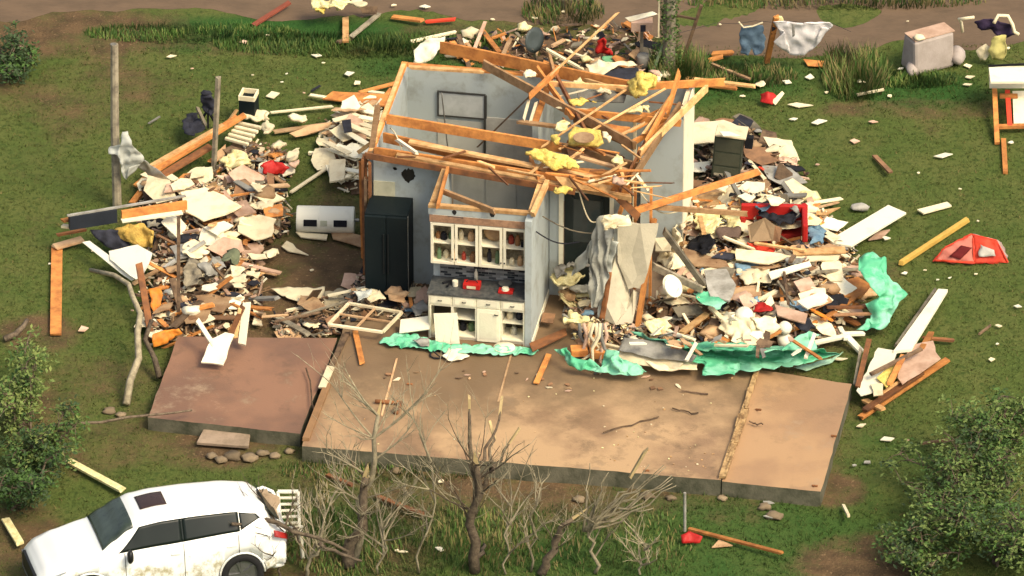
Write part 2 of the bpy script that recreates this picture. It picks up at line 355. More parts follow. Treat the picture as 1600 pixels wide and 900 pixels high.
# ================================================================ HOUSE CORE
house = thing('damaged_house', H(-.5, 3.5, 0), 'roofless remains of a house core with grey-blue walls and exposed pine framing on the slab', 'house')
T = 2.5
def wallface(name, m, plane, outer, holes, th, nrm):
    """plane(a,z)->world; sheet with holes, thickness th along -nrm"""
    bm = bmesh.new(); es = []
    for loop in [outer]+holes:
        vs = [bm.verts.new(plane(*p)) for p in loop]
        for i in range(len(vs)): es.append(bm.edges.new((vs[i], vs[(i+1) % len(vs)])))
    g = bmesh.ops.triangle_fill(bm, edges=es, use_beauty=True); fs = [x for x in g['geom'] if isinstance(x, bmesh.types.BMFace)]
    r = bmesh.ops.extrude_face_region(bm, geom=fs); vv = [x for x in r['geom'] if isinstance(x, bmesh.types.BMVert)]
    bmesh.ops.translate(bm, verts=vv, vec=-nrm*th); bmesh.ops.recalc_face_normals(bm, faces=bm.faces[:])
    mb = MB(); bm.verts.index_update()
    mb.v = [v.co.copy() for v in bm.verts]; mb.f = [tuple(v.index for v in f.verts) for f in bm.faces]; mb.m = [0]*len(mb.f); bm.free()
    return mb.build(name, m, house)
def ragged(cx, cz, r, n=12, k=.35): return [(cx+r*cos(2*pi*i/n)*(1+R.uniform(-k, k)), cz+1.2*r*sin(2*pi*i/n)*(1+R.uniform(-k, k))) for i in range(n)]
# left front wall with the torn hole (drywall sheet, studs and rear sheet)
w = wallface('wall', wallm, lambda a, z: H(a, 1.85, z), [(-3.0, 0), (-1.78, 0), (-1.78, T), (-3.0, T)], [ragged(-2.38, 2.17, .115, 20, .28), ragged(-2.62, 2.28, .035, 8)], .014, -HV)
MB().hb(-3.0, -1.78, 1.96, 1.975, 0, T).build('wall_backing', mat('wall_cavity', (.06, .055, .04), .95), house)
for u in (-2.98, -2.56, -2.14, -1.80): MB().hb(u, u+.04, 1.868, 1.955, 0, T).build('stud', pine, house)
MB().hb(-3.0, -2.62, 1.832, 1.847, 1.55, 2.02).build('wall_patch', mat('cream_wall_patch', (.62, .6, .42), .8), house)
# front wall right of the closet, with the dark doorway
MB().hb(.13, .34, 1.85, 1.96, 0, T).build('wall', wallm, house)
MB().hb(1.24, 1.55, 1.85, 1.96, 0, T).build('wall', wallm, house)
MB().hb(.34, 1.24, 1.86, 1.95, 2.1, T).build('wall', wallm, house)
MB().hb(.30, .38, 1.825, 1.848, 0, 2.12).hb(1.20, 1.27, 1.825, 1.848, 0, 2.12).hb(.30, 1.27, 1.823, 1.848, 2.12, 2.2).build('door_trim', white, house)
dr = MB().hb(.385, 1.195, 1.90, 1.94, .02, 2.09).build('door', mat('dark_door_paint', (.02, .03, .028), .4, rnd=0), house)
MB().hb(.55, 1.03, 1.885, 1.899, 1.1, 1.95).build('door_glass', mat('door_glass', (.06, .075, .07), .15, rnd=0, bump=0), dr)
MB().hb(.50, .55, 1.88, 1.899, 1.05, 2.0).hb(1.03, 1.08, 1.88, 1.899, 1.05, 2.0).build('door_moulding', mat('dark_door_paint', (.02, .03, .028), .4), dr)
MB().lathe(H(1.13, 1.86, 1.0), [(0, 0), (.03, .005), (.03, .03), (0, .04)], 10, axis=-HV).build('handle', metal, dr, smooth=True)
# side, rear and inner walls
def leaf(u0, u1, v0, v1, z1=T, m=wallm, nm='wall', z0=0): return MB().hb(u0, u1, v0, v1, z0, z1).build(nm, m, house)
leaf(-3.11, -3.0, 1.97, 5.2)
leaf(-3.11, 2.17, 5.2, 5.31)
leaf(2.06, 2.17, 4.16, 5.2, m=cream)
leaf(1.42, 2.17, 4.05, 4.155)
MB().hb(2.173, 2.19, 4.05, 5.31, 0, T+.06).build('siding', white, house)
leaf(-1.72, -1.61, .62, 1.85)
leaf(.0, .115, .0, 2.0)
MB().hb(.118, .135, -.01, 1.82, 0, .12).build('baseboard', white, house)
leaf(-1.61, 0, .61, .70, z1=2.2)
leaf(-1.74, 0.0, .26, .34, z1=T-.03, z0=2.34)
leaf(-.45, -.34, 3.5, 5.2, z1=T)
MB().hb(-1.60, 0, 1.96, 2.03, 0, T).build('wall', wallw, house)
# closet things on its rear wall
MB().hb(-1.02, -.98, 1.94, 1.958, 0, 2.2).hb(-.98, -.52, 1.945, 1.958, 0, 2.16).hb(-.52, -.48, 1.94, 1.958, 0, 2.2).build('closet_door', wallw, house)
MB().hb(-1.72, 0, .25, .262, 2.2, 2.335).build('bare_wood_strip', mat('bare_strip', (.38, .22, .13), .9, scale=9, col2=(.22, .13, .08)), house)
for u, z in ((-1.28, 2.42), (-.62, 2.44)): MB().prism([H(a, .256, b) for a, b in ragged(u, z, .04, 7, .5)], .004, up=-HV).build('scar', mat('scar', (.02, .02, .02), .9), house)
# floor sheet inside
MB().hb(-3.0, 2.06, 1.97, 5.2, .0, .012).build('floor', mat('house_floor', (.2, .14, .09), .8, scale=3), house)
# plates on top of the walls
def plate(u0, u1, v0, v1, z0=T, t=.04, m=pinel): MB().hb(u0, u1, v0, v1, z0, z0+t).build('top_plate', m, house)
plate(-3.12, -3.01, 1.84, 5.32, m=pine); plate(-3.10, -3.03, 1.9, 5.2, T+.042, .03, pinel)
plate(-3.0, -.9, 5.2, 5.31, m=pine); plate(-.7, 2.1, 5.2, 5.31, m=pine)
plate(-1.73, -1.62, .36, 1.84); plate(-1.74, .12, .25, .345, T-.03, .06, pinel); plate(.005, .11, .36, 1.84, m=pinel)
plate(-3.0, 1.6, 1.84, 1.97, m=pine)
plate(-.45, -.34, 3.5, 5.18, m=pine); plate(1.4, 2.06, 4.05, 4.15, m=pine)
# inner pieces of the rear room
mir = MB().hb(-2.42, -1.60, 5.165, 5.18, 2.02-.42, 2.06).build('mirror', mat('mirror_panel', (.48, .5, .47), .25, rnd=0, bump=.02), house)
mf = MB(); 
for a, b, c, d in ((-2.45, -1.57, 2.06, 2.085), (-2.45, -1.57, 1.575, 1.60), (-2.45, -2.42, 1.6, 2.06), (-1.60, -1.55, 1.6, 2.06)): mf.hb(a, b, 5.15, 5.182, c, d)
mf.build('mirror_frame', mat('mirror_frame', (.05, .05, .045), .4), mir)
MB().hb(-2.45, -1.62, 5.18, 5.197, 0, 1.5).build('pale_wainscot', wallw, house)
sh = MB().hb(-1.56, -.46, 5.16, 5.195, .3, 1.62).hb(-.49, -.46, 4.3, 5.15, .3, 1.62).hb(-1.6, -.47, 4.35, 4.42, 0, .5).build('shower_surround', mat('shower_white', (.52, .5, .43), .4, rnd=0), house)
MB().tube([H(-1.585, 5.14, 0), H(-1.585, 5.14, 1.6)], .02).build('shower_rail', mat('mirror_frame', (.05, .05, .045), .4), house)
# broken studs at the left corner
for i, (u, v, z1, m) in enumerate(((-3.17, 1.80, 2.5, pined), (-3.13, 1.72, 2.1, rot), (-3.22, 1.9, 2.35, pine), (-3.05, 1.74, 2.45, pined))):
    MB().bar(H(u, v, R.uniform(0, .4)), H(u+R.uniform(-.06, .03), v, z1), .045, .09, up=HV, chip=.05).build('broken_stud', m, house)
# studs between wall skins, seen where the cladding is gone
for u in (1.62, 1.9): MB().hb(u, u+.04, 1.86, 1.95, 0, R.uniform(1.9, 2.4)).build('stud', pine, house)
MB().hb(1.30, 1.345, 3.9, 4.03, 0, T).build('stud', cream, house)
# light on closet wall
MB().hb(-.62, -.48, 1.925, 1.94, 2.2, 2.38).build('wall_fitting', white, house)
MB().hb(-.585, -.515, 1.92, 1.926, 2.25, 2.32).build('fitting_lens', mat('mirror_frame', (.05, .05, .045), .4), house)
# joists still nailed across the rooms (pixel ends measured on the photograph)
def joist(x1, y1, z1, x2, y2, z2, t=.19, w=.045, m=pine): return board('joist', '', '', x1, y1, z1+FL, x2, y2, z2+FL, w, t, m, parent=house)
joist(606, 186, 2.62, 968, 246, 2.5); joist(598, 214, 2.62, 930, 290, 2.4); joist(584, 236, 2.60, 984, 296, 2.5, .17, m=pine)
joist(620, 243, 2.62, 985, 309, 2.45, .08, .10, pinel); joist(572, 243, 2.55, 900, 300, 2.48, .12, .03, pined); joist(640, 222, 2.7, 940, 280, 2.6, .05, .12, pinel)
# mosaic between the cabinets
m = bpy.data.materials.new('mosaic_tile'); m.use_nodes = True; N = m.node_tree.nodes; L = m.node_tree.links
tc = N.new('ShaderNodeTexCoord'); mp = N.new('ShaderNodeMapping'); mp.inputs['Rotation'].default_value = (radians(90), 0, 0); br = N.new('ShaderNodeTexBrick'); br.inputs['Scale'].default_value = 1; br.inputs['Brick Width'].default_value = .13; br.inputs['Row Height'].default_value = .045; br.inputs['Mortar Size'].default_value = .004
br.inputs['Color1'].default_value = (.02, .025, .03, 1); br.inputs['Color2'].default_value = (.45, .45, .42, 1); br.inputs['Mortar'].default_value = (.2, .2, .18, 1); br.inputs['Bias'].default_value = -.2
L.new(tc.outputs['Object'], mp.inputs[0]); L.new(mp.outputs[0], br.inputs[0]); L.new(br.outputs[0], N['Principled BSDF'].inputs['Base Color']); N['Principled BSDF'].inputs['Roughness'].default_value = .25
MB().hb(-1.60, -.005, .597, .609, .93, 1.37).build('backsplash', m, house)
# ================================================================ CABINETS
uc = thing('wall_cabinet', H(-.86, .43, 1.37), 'white wall cabinet with four open glassless doors above the dark counter', 'cabinet')
U0, U1 = -1.71, -.006; Z0, Z1 = 1.36, 2.19
MB().hb(U0, U0+.03, .28, .58, Z0, Z1).hb(U1-.03, U1, .28, .58, Z0, Z1).hb(U0+.03, U1-.03, .28, .58, Z0, Z0+.03).hb(U0+.03, U1-.03, .28, .58, Z1-.03, Z1).hb(-.875, -.84, .28, .569, Z0+.03, Z1-.03).build('carcass', white, uc)
inn = mat('cabinet_inside', (.36, .31, .2), .9, scale=7, col2=(.14, .11, .07), rnd=0, mixlo=.42, mixhi=.6)
MB().hb(U0+.03, U1-.03, .57, .582, Z0+.03, Z1-.03).build('back_panel', inn, uc)
for k, (a, b) in enumerate(((U0+.03, -.875), (-.84, U1-.03))): MB().hb(a+.001, b-.001, .30, .568, 1.75, 1.77).build('shelf', white, uc)
dw = (U1-U0)/4
for k in range(4):
    a = U0+k*dw+.008; b = U0+(k+1)*dw-.008; d = MB(); t_ = .048
    d.hb(a, a+t_, .252, .275, Z0+.01, Z1-.01).hb(b-t_, b, .252, .275, Z0+.01, Z1-.01).hb(a+t_, b-t_, .252, .275, Z0+.01, Z0+.065).hb(a+t_, b-t_, .252, .275, Z1-.06, Z1-.01)
    dd = d.build('cabinet_door', white, uc, bev=.003)
    MB().lathe(H((b-.022) if k % 2 == 0 else (a+.022), .25, Z0+.13), [(0, 0), (.013, .004), (.013, .02), (0, .024)], 8, axis=-HV).build('knob', black, dd)
ware = [mat('brown_crock', (.25, .12, .05), .5), dark, mat('green_jar', (.12, .2, .1), .4), cream, tan, mat('crock_red', (.35, .05, .03), .5)]
def jar(u, v, z, r, h, m, label, cat='jar', name='jar'):
    o = MB().lathe(H(u, v, z), [(0, 0), (r, 0), (r, h*.7), (r*.6, h*.85), (r*.62, h), (0, h)], 12).build(name, m, smooth=False); tag(o, label, cat, 'crockery and jars in the cabinets'); return o
k = 0
for z, us in ((1.772, (-1.60, -1.5, -1.38, -1.2, -1.02, -.32, -.2, -.1)), (1.392, (-1.58, -1.47, -1.33, -1.15, -.98, -.70, -.55, -.3, -.15))):
    for u in us:
        h = R.uniform(.11, .24); jar(u, R.uniform(.38, .5), z, R.uniform(.035, .06), h, ware[k % 6], 'small jar on the '+('upper' if z > 1.6 else 'lower')+' shelf of the white wall cabinet'); k += 1
tag(MB().lathe(H(-.62, .5, 1.97), [(0, 0), (.10, .004), (.165, .03), (.17, .05), (.1, .03), (0, .02)], 24, axis=-HV).build('basket_lid', tan, smooth=True), 'round tan woven tray standing in third bay of wall cabinet', 'tray')
bc = thing('base_cabinet', H(-.86, .3, 0), 'white base cabinet with dark countertop, row of drawers and open doorless bays', 'cabinet')
B0, B1 = -1.71, -.006
MB().hb(B0, B0+.03, .02, .58, 0, .885).hb(B1-.03, B1, .02, .58, 0, .885).hb(B0+.03, B1-.03, .02, .57, .06, .085).hb(B0+.03, B1-.03, .05, .06, 0, .06).hb(B0+.03, B1-.03, .02, .05, .66, .69).build('carcass', white, bc)
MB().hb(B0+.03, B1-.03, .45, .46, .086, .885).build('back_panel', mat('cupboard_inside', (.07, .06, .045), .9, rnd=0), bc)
for k in (1, 2, 3): MB().hb(B0+k*dw-.022, B0+k*dw+.022, .018, .449, .0855, .659).hb(B0+k*dw-.022, B0+k*dw+.022, .018, .05, .6905, .884).build('divider', white, bc)
MB().hb(B0-.02, B1-.0, -.02, .595, .887, .925).build('countertop', mat('dark_counter', (.05, .055, .055), .3, scale=12, col2=(.11, .11, .1), rnd=0), bc, bev=.004)
hm = mat('handle_dark', (.02, .02, .02), .4)
def pull(u, v, z, par): MB().hb(u-.035, u+.035, v-.025, v-.012, z, z+.012).hb(u-.035, u-.025, v-.012, v, z, z+.012).hb(u+.025, u+.035, v-.012, v, z, z+.012).build('handle', hm, par)
for k in range(4):
    a = B0+k*dw+.012; b = a+dw-.024; d = MB().hb(a, b, .0, .018, .70, .872).build('drawer', white, bc, bev=.004)
    MB().hb(a+.035, b-.035, -.006, -.0005, .725, .847).build('drawer_panel', white, d, bev=.002); pull((a+b)/2, -.006, .78, d)
for k in (1, 3): MB().hb(B0+k*dw+.024, B0+(k+1)*dw-.026, .08, .449, .38, .40).build('shelf', white, bc)
a = B0+2*dw+.012; b = a+dw-.024; d = MB().hb(a, b, .0, .017, .02, .675).build('cabinet_door', white, bc, bev=.004); MB().hb(a+.05, b-.05, -.005, -.0005, .08, .61).build('door_panel', white, d, bev=.002); pull(b-.06, -.005, .58, d)
MB().hb(B0+.03, B0+.055, -.02, .017, .02, .675).build('hinge_stile', white, bc)
for u, z, m_, nm in ((B0+3*dw+.13, .402, cream, 'a'), (B0+3*dw+.3, .402, dark, 'b'), (B0+3*dw+.2, .09, metal, 'c'), (B0+dw+.15, .09, dark, 'd'), (B0+dw+.3, .09, ware[2], 'e')):
    jar(u, .25, z, .06, .15, m_, 'pot standing on a shelf of an open base cabinet bay', 'pot', 'pot')
# loose cabinet doors
def slabrect(c, ax, ay, w, h, t, m, name, label, cat, bev=.004, group=None):
    ax = ax.normalized(); nz_ = ax.cross(ay).normalized(); ay = nz_.cross(ax).normalized(); M = Matrix((ax, ay, nz_)).transposed()
    return tag(MB().box(c, (w, h, t), M).box(c+nz_*(t/2+.002), (w*.8, h*.84, .0035), M).build(name, m, bev=bev), label, cat, group)
slabrect(H(-1.36, -.13, .30), HU*1+Vector((0, 0, .12)), Vector((.05, .25, 1)), .42, .56, .02, white, 'loose_cabinet_door', 'white cabinet door tipped forward against the open left bay', 'cabinet door')
slabrect(H(-1.95, .05, .22), HU+Vector((0, 0, .25)), HV+Vector((.2, 0, .5)), .55, .3, .02, white, 'loose_cabinet_door', 'white cabinet door lying slanted left of the base cabinet', 'cabinet door')
# counter items
t1 = thing('toolbox', H(-.98, .28, .927), 'red box with a pale label band on the counter', 'box')
MB().hb(-1.13, -.83, .2, .38, .927, 1.03).build('body', red, t1, bev=.008); MB().hb(-1.06, -.9, .193, .199, .95, 1.0).build('label_band', cream, t1); MB().tube([H(-1.08, .29, 1.03), H(-1.04, .29, 1.07), H(-.92, .29, 1.07), H(-.88, .29, 1.03)], .008).build('handle', dark, t1)
t1 = thing('red_tin', H(-.38, .22, .927), 'low red tin with a white lid at the right end of the counter', 'tin')
MB().hb(-.5, -.24, .15, .3, .927, .975).build('body', red, t1, bev=.006); MB().lathe(H(-.38, .22, .976), [(0, 0), (.07, 0), (.06, .04), (0, .05)], 14).build('lid', white, t1)
t1 = tag(MB().lathe(H(-.42, .45, .927), [(0, 0), (.06, 0), (.12, .05), (.115, .05), (0, .01)], 16).build('bowl', metal, smooth=True), 'grey bowl at back of the counter by the mosaic', 'bowl')
tag(MB().lathe(H(-1.28, .3, .927), [(0, 0), (.05, 0), (.05, .1), (0, .1)], 12).build('canister', white), 'white canister on the counter left of the red box', 'canister')
tag(MB().lathe(H(-.95, .53, .927), [(0, 0), (.035, 0), (.035, .16), (.015, .2), (.015, .23), (0, .23)], 12).build('bottle', white, smooth=True), 'slim white bottle against the mosaic on the counter', 'bottle')
tag(MB().tube([H(-1.5, .3, .96), H(-1.35, .42, .96), H(-1.4, .2, .96)], .02).build('cord_coil', dark), 'black twisted cord at left end of counter', 'cord')
# ================================================================ FRIDGE
fr = thing('refrigerator', H(-2.65, 1.45, 0), 'tall black refrigerator standing against the grey wall beside the cabinets', 'refrigerator')
FM = Matrix.Rotation(YAW+radians(2), 3, 'Z'); fc = H(-2.66, 1.44, 0)
def fb(cx, cy, cz, sx, sy, sz, m, nm, par, bev=.006): return MB().box(fc+FM@Vector((cx, cy, cz)), (sx, sy, sz), FM).build(nm, m, par, bev=bev)
fb(0, .04, .89, .76, .66, 1.72, black, 'body', fr, .01)
fd = fb(-.1905, -.325, .90, .376, .06, 1.66, black, 'door', fr, .012); fb(-.04, -.375, 1.0, .025, .025, .8, mat('fridge_handle', (.01, .015, .016), .6), 'handle', fd)
fd = fb(.1905, -.325, .90, .376, .06, 1.66, black, 'door', fr, .012); fb(.04, -.375, 1.0, .025, .025, .8, MATS['fridge_handle'], 'handle', fd)
MB().box(fc+FM@Vector((.379, -.28, .9)), (.012, .03, 1.66), FM).build('steel_edge', metal, fr)
MB().box(fc+FM@Vector((0, .02, .035)), (.7, .6, .05), FM).build('plinth', dark, fr)
# ================================================================ CAR
def car():
    L = 4.75; ctr = P(246, 908, 0); ang = pi+radians(14.5)       # nose towards the left of the photo, a little nearer
    M = Matrix.Rotation(ang, 3, 'Z')
    M = M@Matrix.Rotation(radians(5), 3, 'X')
    def wd(p): return ctr+M@Vector((p[0]*.905, p[1]*.86, p[2]*.93+.0))
    t = thing('parked_car', ctr, 'white crossover car with a battered rear end and mud-splashed side', 'car')
    def tab(tb, s):
        for (a, b), (c, d) in zip(tb, tb[1:]):
            if s <= c: k = (s-a)/(c-a); k = k*k*(3-2*k)*.5+k*.5; return b+(d-b)*k
        return tb[-1][1]
    belt = [(0, .55), (.012, .70), (.05, .82), (.12, .91), (.29, 1.02), (.5, 1.06), (.8, 1.13), (.93, 1.12), (1, .98)]
    top = [(0, .58), (.012, .74), (.05, .88), (.12, .98), (.24, 1.08), (.255, 1.10), (.31, 1.29), (.37, 1.48), (.42, 1.58), (.50, 1.625), (.62, 1.63), (.76, 1.60), (.87, 1.53), (.905, 1.49), (.96, 1.18), (1, 1.05)]
    wid = [(0, .70), (.02, .80), (.07, .88), (.18, .935), (.5, .95), (.85, .945), (.95, .90), (1, .80)]
    wrf = [(0, .45), (.05, .60), (.12, .70), (.24, .78), (.31, .72), (.38, .64), (.46, .62), (.8, .60), (.89, .56), (1, .62)]
    bot = [(0, .32), (.05, .24), (.2, .22), (.85, .24), (1, .42)]
    def ring(s):
        x = L/2-L*s; w = tab(wid, s); zb = tab(belt, s); zt = max(tab(top, s), zb+.02); wr = tab(wrf, s); z0 = tab(bot, s); d = zt-zb
        return [Vector(p) for p in ((x, 0, z0), (x, w*.8, z0), (x, w*.965, z0+.07), (x, w*.985, z0+.16), (x, w, z0+.34), (x, w*.985, zb-.22), (x, w*.975, zb-.1), (x, w*.94, zb-.01), (x, w*.90, zb+.02*min(1, d*4)),
                (x, wr+(w*.9-wr)*.2, zb+d*.80), (x, wr*.985, zb+d*.90), (x, wr*.93, zb+d*.96), (x, wr*.82, zb+d*.995), (x, wr*.6, zt+.004), (x, wr*.3, zt+.010), (x, 0, zt+.012))]
    ns = 90; rings = []
    for i in range(ns+1):
        s = i/ns; r = ring(s); full = r+[Vector((p.x, -p.y, p.z)) for p in r[-2:0:-1]]; rings.append(full)
    n = len(rings[0]); mb = MB()
    for i, r in enumerate(rings):
        for p in r:
            q = p.copy()
            if p.x < -1.75 and p.z > .3:      # crushed tail
                k = min(1, (-1.75-p.x)/.5); q += Vector((noise.noise(p*3.1)*.22+.10, noise.noise(p*2.7+Vector((5, 0, 0)))*.12, noise.noise(p*3.3+Vector((0, 7, 0)))*.13-.03))*k
            mb.v.append(wd(q))
    for i in range(ns):
        for k in range(n): mb.f.append((i*n+k, i*n+(k+1) % n, (i+1)*n+(k+1) % n, (i+1)*n+k)); mb.m.append(0)
    mb.f.append(tuple(range(n))); mb.f.append(tuple(ns*n+k for k in reversed(range(n)))); mb.m += [0, 0]
    pm = mat('car_paint_white', (.86, .87, .82), .28, var=.05, scale=1.2, bump=0, rnd=0, spec=.6)
    # mud splashed up the flanks: a stain that sits on the paint
    nt_ = pm.node_tree; N = nt_.nodes; Lk = nt_.links; tc = N.new('ShaderNodeTexCoord'); sp = N.new('ShaderNodeSeparateXYZ'); Lk.new(tc.outputs['Object'], sp.inputs[0])
    nz = N.new('ShaderNodeTexNoise'); nz.inputs['Scale'].default_value = 5; nz.inputs['Detail'].default_value = 9; nz.inputs['Roughness'].default_value = .75; Lk.new(tc.outputs['Object'], nz.inputs[0])
    a = N.new('ShaderNodeMapRange'); a.inputs[1].default_value = 1.05; a.inputs[2].default_value = .7; a.inputs[3].default_value = -.14; a.inputs[4].default_value = .11; Lk.new(sp.outputs[2], a.inputs[0])
    ad = N.new('ShaderNodeMath'); ad.operation = 'ADD'; Lk.new(nz.outputs[0], ad.inputs[0]); Lk.new(a.outputs[0], ad.inputs[1])
    r_ = N.new('ShaderNodeMapRange'); r_.inputs[1].default_value = .58; r_.inputs[2].default_value = .72; Lk.new(ad.outputs[0], r_.inputs[0])
    ge = N.new('ShaderNodeNewGeometry'); sn = N.new('ShaderNodeSeparateXYZ'); Lk.new(ge.outputs['Normal'], sn.inputs[0]); r2 = N.new('ShaderNodeMapRange'); r2.inputs[1].default_value = .6; r2.inputs[2].default_value = .3; Lk.new(sn.outputs[2], r2.inputs[0]); mu = N.new('ShaderNodeMath'); mu.operation = 'MULTIPLY'; Lk.new(r_.outputs[0], mu.inputs[0]); Lk.new(r2.outputs[0], mu.inputs[1]); r_ = mu
    mx = N.new('ShaderNodeMix'); mx.data_type = 'RGBA'; mx.inputs[7].default_value = (.42, .38, .24, 1); b = N['Principled BSDF']; src = b.inputs['Base Color'].links[0].from_socket; Lk.new(src, mx.inputs[6]); Lk.new(r_.outputs[0], mx.inputs[0]); Lk.new(mx.outputs[2], b.inputs['Base Color'])
    b.inputs['Coat Weight'].default_value = .5; b.inputs['Coat Roughness'].default_value = .1
    body = mb.build('body', pm, t, smooth=True)
    me = body.data
    bm = bmesh.new(); bm.from_mesh(me); bmesh.ops.recalc_face_normals(bm, faces=bm.faces[:]); bm.to_mesh(me); bm.free()
    WX = (1.42, -1.42)
    for x in WX:      # wheel arches
        for sy in (1, -1):
            cut = MB().tube([wd((x, sy*.60, .36)), wd((x, sy*1.1, .36))], .41, n=36).build('cut', dark, t)
            md = body.modifiers.new('arch', 'BOOLEAN'); md.object = cut; md.operation = 'DIFFERENCE'; md.solver = 'EXACT'
    bpy.context.view_layer.update()
    ev = body.evaluated_get(bpy.context.evaluated_depsgraph_get()); nm = bpy.data.meshes.new_from_object(ev); cuts = [m.object for m in body.modifiers]
    body.modifiers.clear(); body.data = nm
    for c in cuts: bpy.data.objects.remove(c)
    if not nm.materials: nm.materials.append(pm)
    tyre = mat('tyre', (.015, .015, .015), .85, rnd=0); well = mat('wheel_well', (.008, .008, .008), 1, rnd=0); rimm = mat('alloy', (.25, .25, .25), .35, metal=.8, rnd=0)
    for x in WX:
        for sy in (1, -1):
            MB().tube([wd((x, sy*.60, .36)), wd((x, sy*.93, .36))], .405, n=36, cap=True).build('wheel_well', well, t) if False else None
            ax = M@Vector((0, sy, 0)); c = wd((x, sy*.70, .36))
            wheel = MB().lathe(c, [(.25, 0), (.34, .0), (.365, .03), (.365, .19), (.34, .225), (.25, .225), (.24, .2)], 36, axis=ax).build('wheel', tyre, t, smooth=True)
            rm = MB().lathe(c, [(0, .17), (.05, .19), (.24, .185), (.245, .21), (.235, .21), (.22, .12), (0, .12)], 36, axis=ax)
            for k in range(5):
                a_ = 2*pi*k/5; dr_ = M@Vector((cos(a_), 0, sin(a_))); rm.bar(c+ax*.19, c+ax*.2+dr_*.235, .05, .03, up=ax)
            rm.build('rim', rimm, wheel)
    gl = mat('car_glass', (.006, .011, .008), .35, var=.2, bump=0, rnd=0, spec=.3); gw = mat('windscreen_glass', (.055, .075, .055), .25, scale=1.5, col2=(.02, .03, .022), bump=0, rnd=0, spec=.5)
    def patch(name, fn, s0, s1, t0, t1, m, ns_=16, nt2=8, off=.008, shape=None, par=None, smooth=True):
        g = []; q = MB()
        for i in range(ns_+1):
            row = []
            for j in range(nt2+1):
                a_, b_ = i/ns_, j/nt2
                if shape: a_, b_ = shape(a_, b_)
                row.append(fn(s0+(s1-s0)*a_, t0+(t1-t0)*b_))
            g.append(row)
        for i in range(ns_+1):
            for j in range(nt2+1):
                du = g[min(i+1, ns_)][j]-g[max(i-1, 0)][j]; dv = g[i][min(j+1, nt2)]-g[i][max(j-1, 0)]; nr = du.cross(dv); nr = nr.normalized() if nr.length > 1e-9 else Vector((0, 0, 1))
                c0 = Vector((0, 0, .9)); 
                if nr.dot(g[i][j]-Vector((g[i][j].x*.8, 0, .9))) < 0: nr = -nr
                q.v.append(wd(g[i][j]+nr*off))
        for i in range(ns_):
            for j in range(nt2): b_ = i*(nt2+1)+j; q.f.append((b_, b_+nt2+1, b_+nt2+2, b_+1)); q.m.append(0)
        return q.build(name, m, par or t, smooth=smooth, solid=.004)
    def side(sgn):
        def f(s, k):
            r = ring(s); a_, b_ = r[8], r[9]; p = a_.lerp(b_, k); return Vector((p.x, p.y*sgn, p.z))
        return f
    def topf(s, y):
        r = ring(s)[9:]; yy = abs(y)*r[0].y
        for a_, b_ in zip(r, r[1:]):
            if b_.y <= yy <= a_.y+1e-9: k = (a_.y-yy)/(a_.y-b_.y+1e-9); p = a_.lerp(b_, k); return Vector((p.x, yy if y > 0 else -yy, p.z))
        return Vector((r[-1].x, 0, r[-1].z))
    patch('windscreen', topf, .265, .39, -.97, .97, gw, 14, 20, shape=lambda a_, b_: (a_, .5+(b_-.5)*1))
    patch('rear_window', topf, .915, .965, -.9, .9, gl, 6, 16)
    patch('sunroof', topf, .435, .54, -.42, .42, mat('sunroof_glass', (.05, .028, .022), .25, rnd=0, bump=0), 8, 12, off=.012)
    for sg in (1, -1):
        f = side(sg)
        # front glass tapers to the mirror, rear one to the tail
        patch('side_window', f, .32, .572, .06, .97, gl, 16, 8, shape=lambda a_, b_: (a_+(1-a_)*b_*.36 if a_ < 1 else a_, b_))
        patch('side_window', f, .580, .80, .06, .97, gl, 16, 8)
        patch('quarter_window', f, .803, .885, .10, .95, gl, 8, 8, shape=lambda a_, b_: (a_*(1-.2*b_), b_*(1-a_*.75)+.62*a_))
        patch('window_pillar', f, .571, .581, .06, .97, MATS['car_glass'], 2, 8, off=.006)
        # mirror, handles, seams, lamps
        r = ring(.36); MB().lump(wd((r[7].x, sg*1.05, 1.06)), (.06, .09, .13), .1, 1).build('mirror', mat('mirror_black', (.012, .012, .012), .4, rnd=0), t, smooth=True)
        for s_ in (.56, .78): r = ring(s_); MB().bar(wd((r[6].x, sg*(r[6].y+.012), .94)), wd((r[6].x+.17, sg*(r[6].y+.012), .94)), .02, .03).build('door_handle', pm, t, bev=.005)
        sm = mat('seam', (.05, .05, .04), .8, rnd=0)
        for s_ in (.345, .575, .79):
            r = ring(s_); q = MB().tube([wd((p.x, sg*(p.y+.001), p.z)) for p in r[3:9]], .006, n=5); q.build('door_seam', sm, t)
        lm = mat('lamp_lens', (.25, .28, .3), .15, rnd=0, bump=0)
        def hl(s, k, sg=sg): r = ring(s); p = r[6].lerp(r[8], k); return Vector((p.x, sg*p.y, p.z))
        patch('headlight', hl, .025, .115, -.15, .75, lm, 8, 6, off=.008, shape=lambda a_, b_: (a_, b_*(1-.7*a_)+.35*a_))
        patch('tail_light', hl, .93, .985, -.2, .7, mat('tail_red', (.35, .02, .015), .3, rnd=0), 5, 5, off=.01)
        for x in WX: MB().tube([wd((x+.42*cos(a_), sg*.93, .36+.42*sin(a_))) for a_ in [pi*k/14 for k in range(15)]], .02, n=6).build('arch_trim', pm, t, smooth=True)
        MB().bar(wd((1.0, sg*.94, .27)), wd((-1.0, sg*.94, .27)), .05, .09).build('sill_trim', dark, t)
    MB().box(wd((2.33, 0, .56)), (.10, 1.0, .3), M).build('grille', mat('grille_black', (.015, .015, .015), .5, rnd=0), t, bev=.03)
    MB().box(wd((2.31, 0, .31)), (.1, 1.3, .1), M).build('lower_intake', mat('grille_black', (.015,)*3), t, bev=.02)
    # torn tail
    q = cloth('torn_bumper', '', '', [(392, 838, .75), (430, 845, .8), (446, 860, .55), (440, 885, .35), (400, 888, .45)], .10, pm, fs=3, parent=t, L=.12, th=.02)
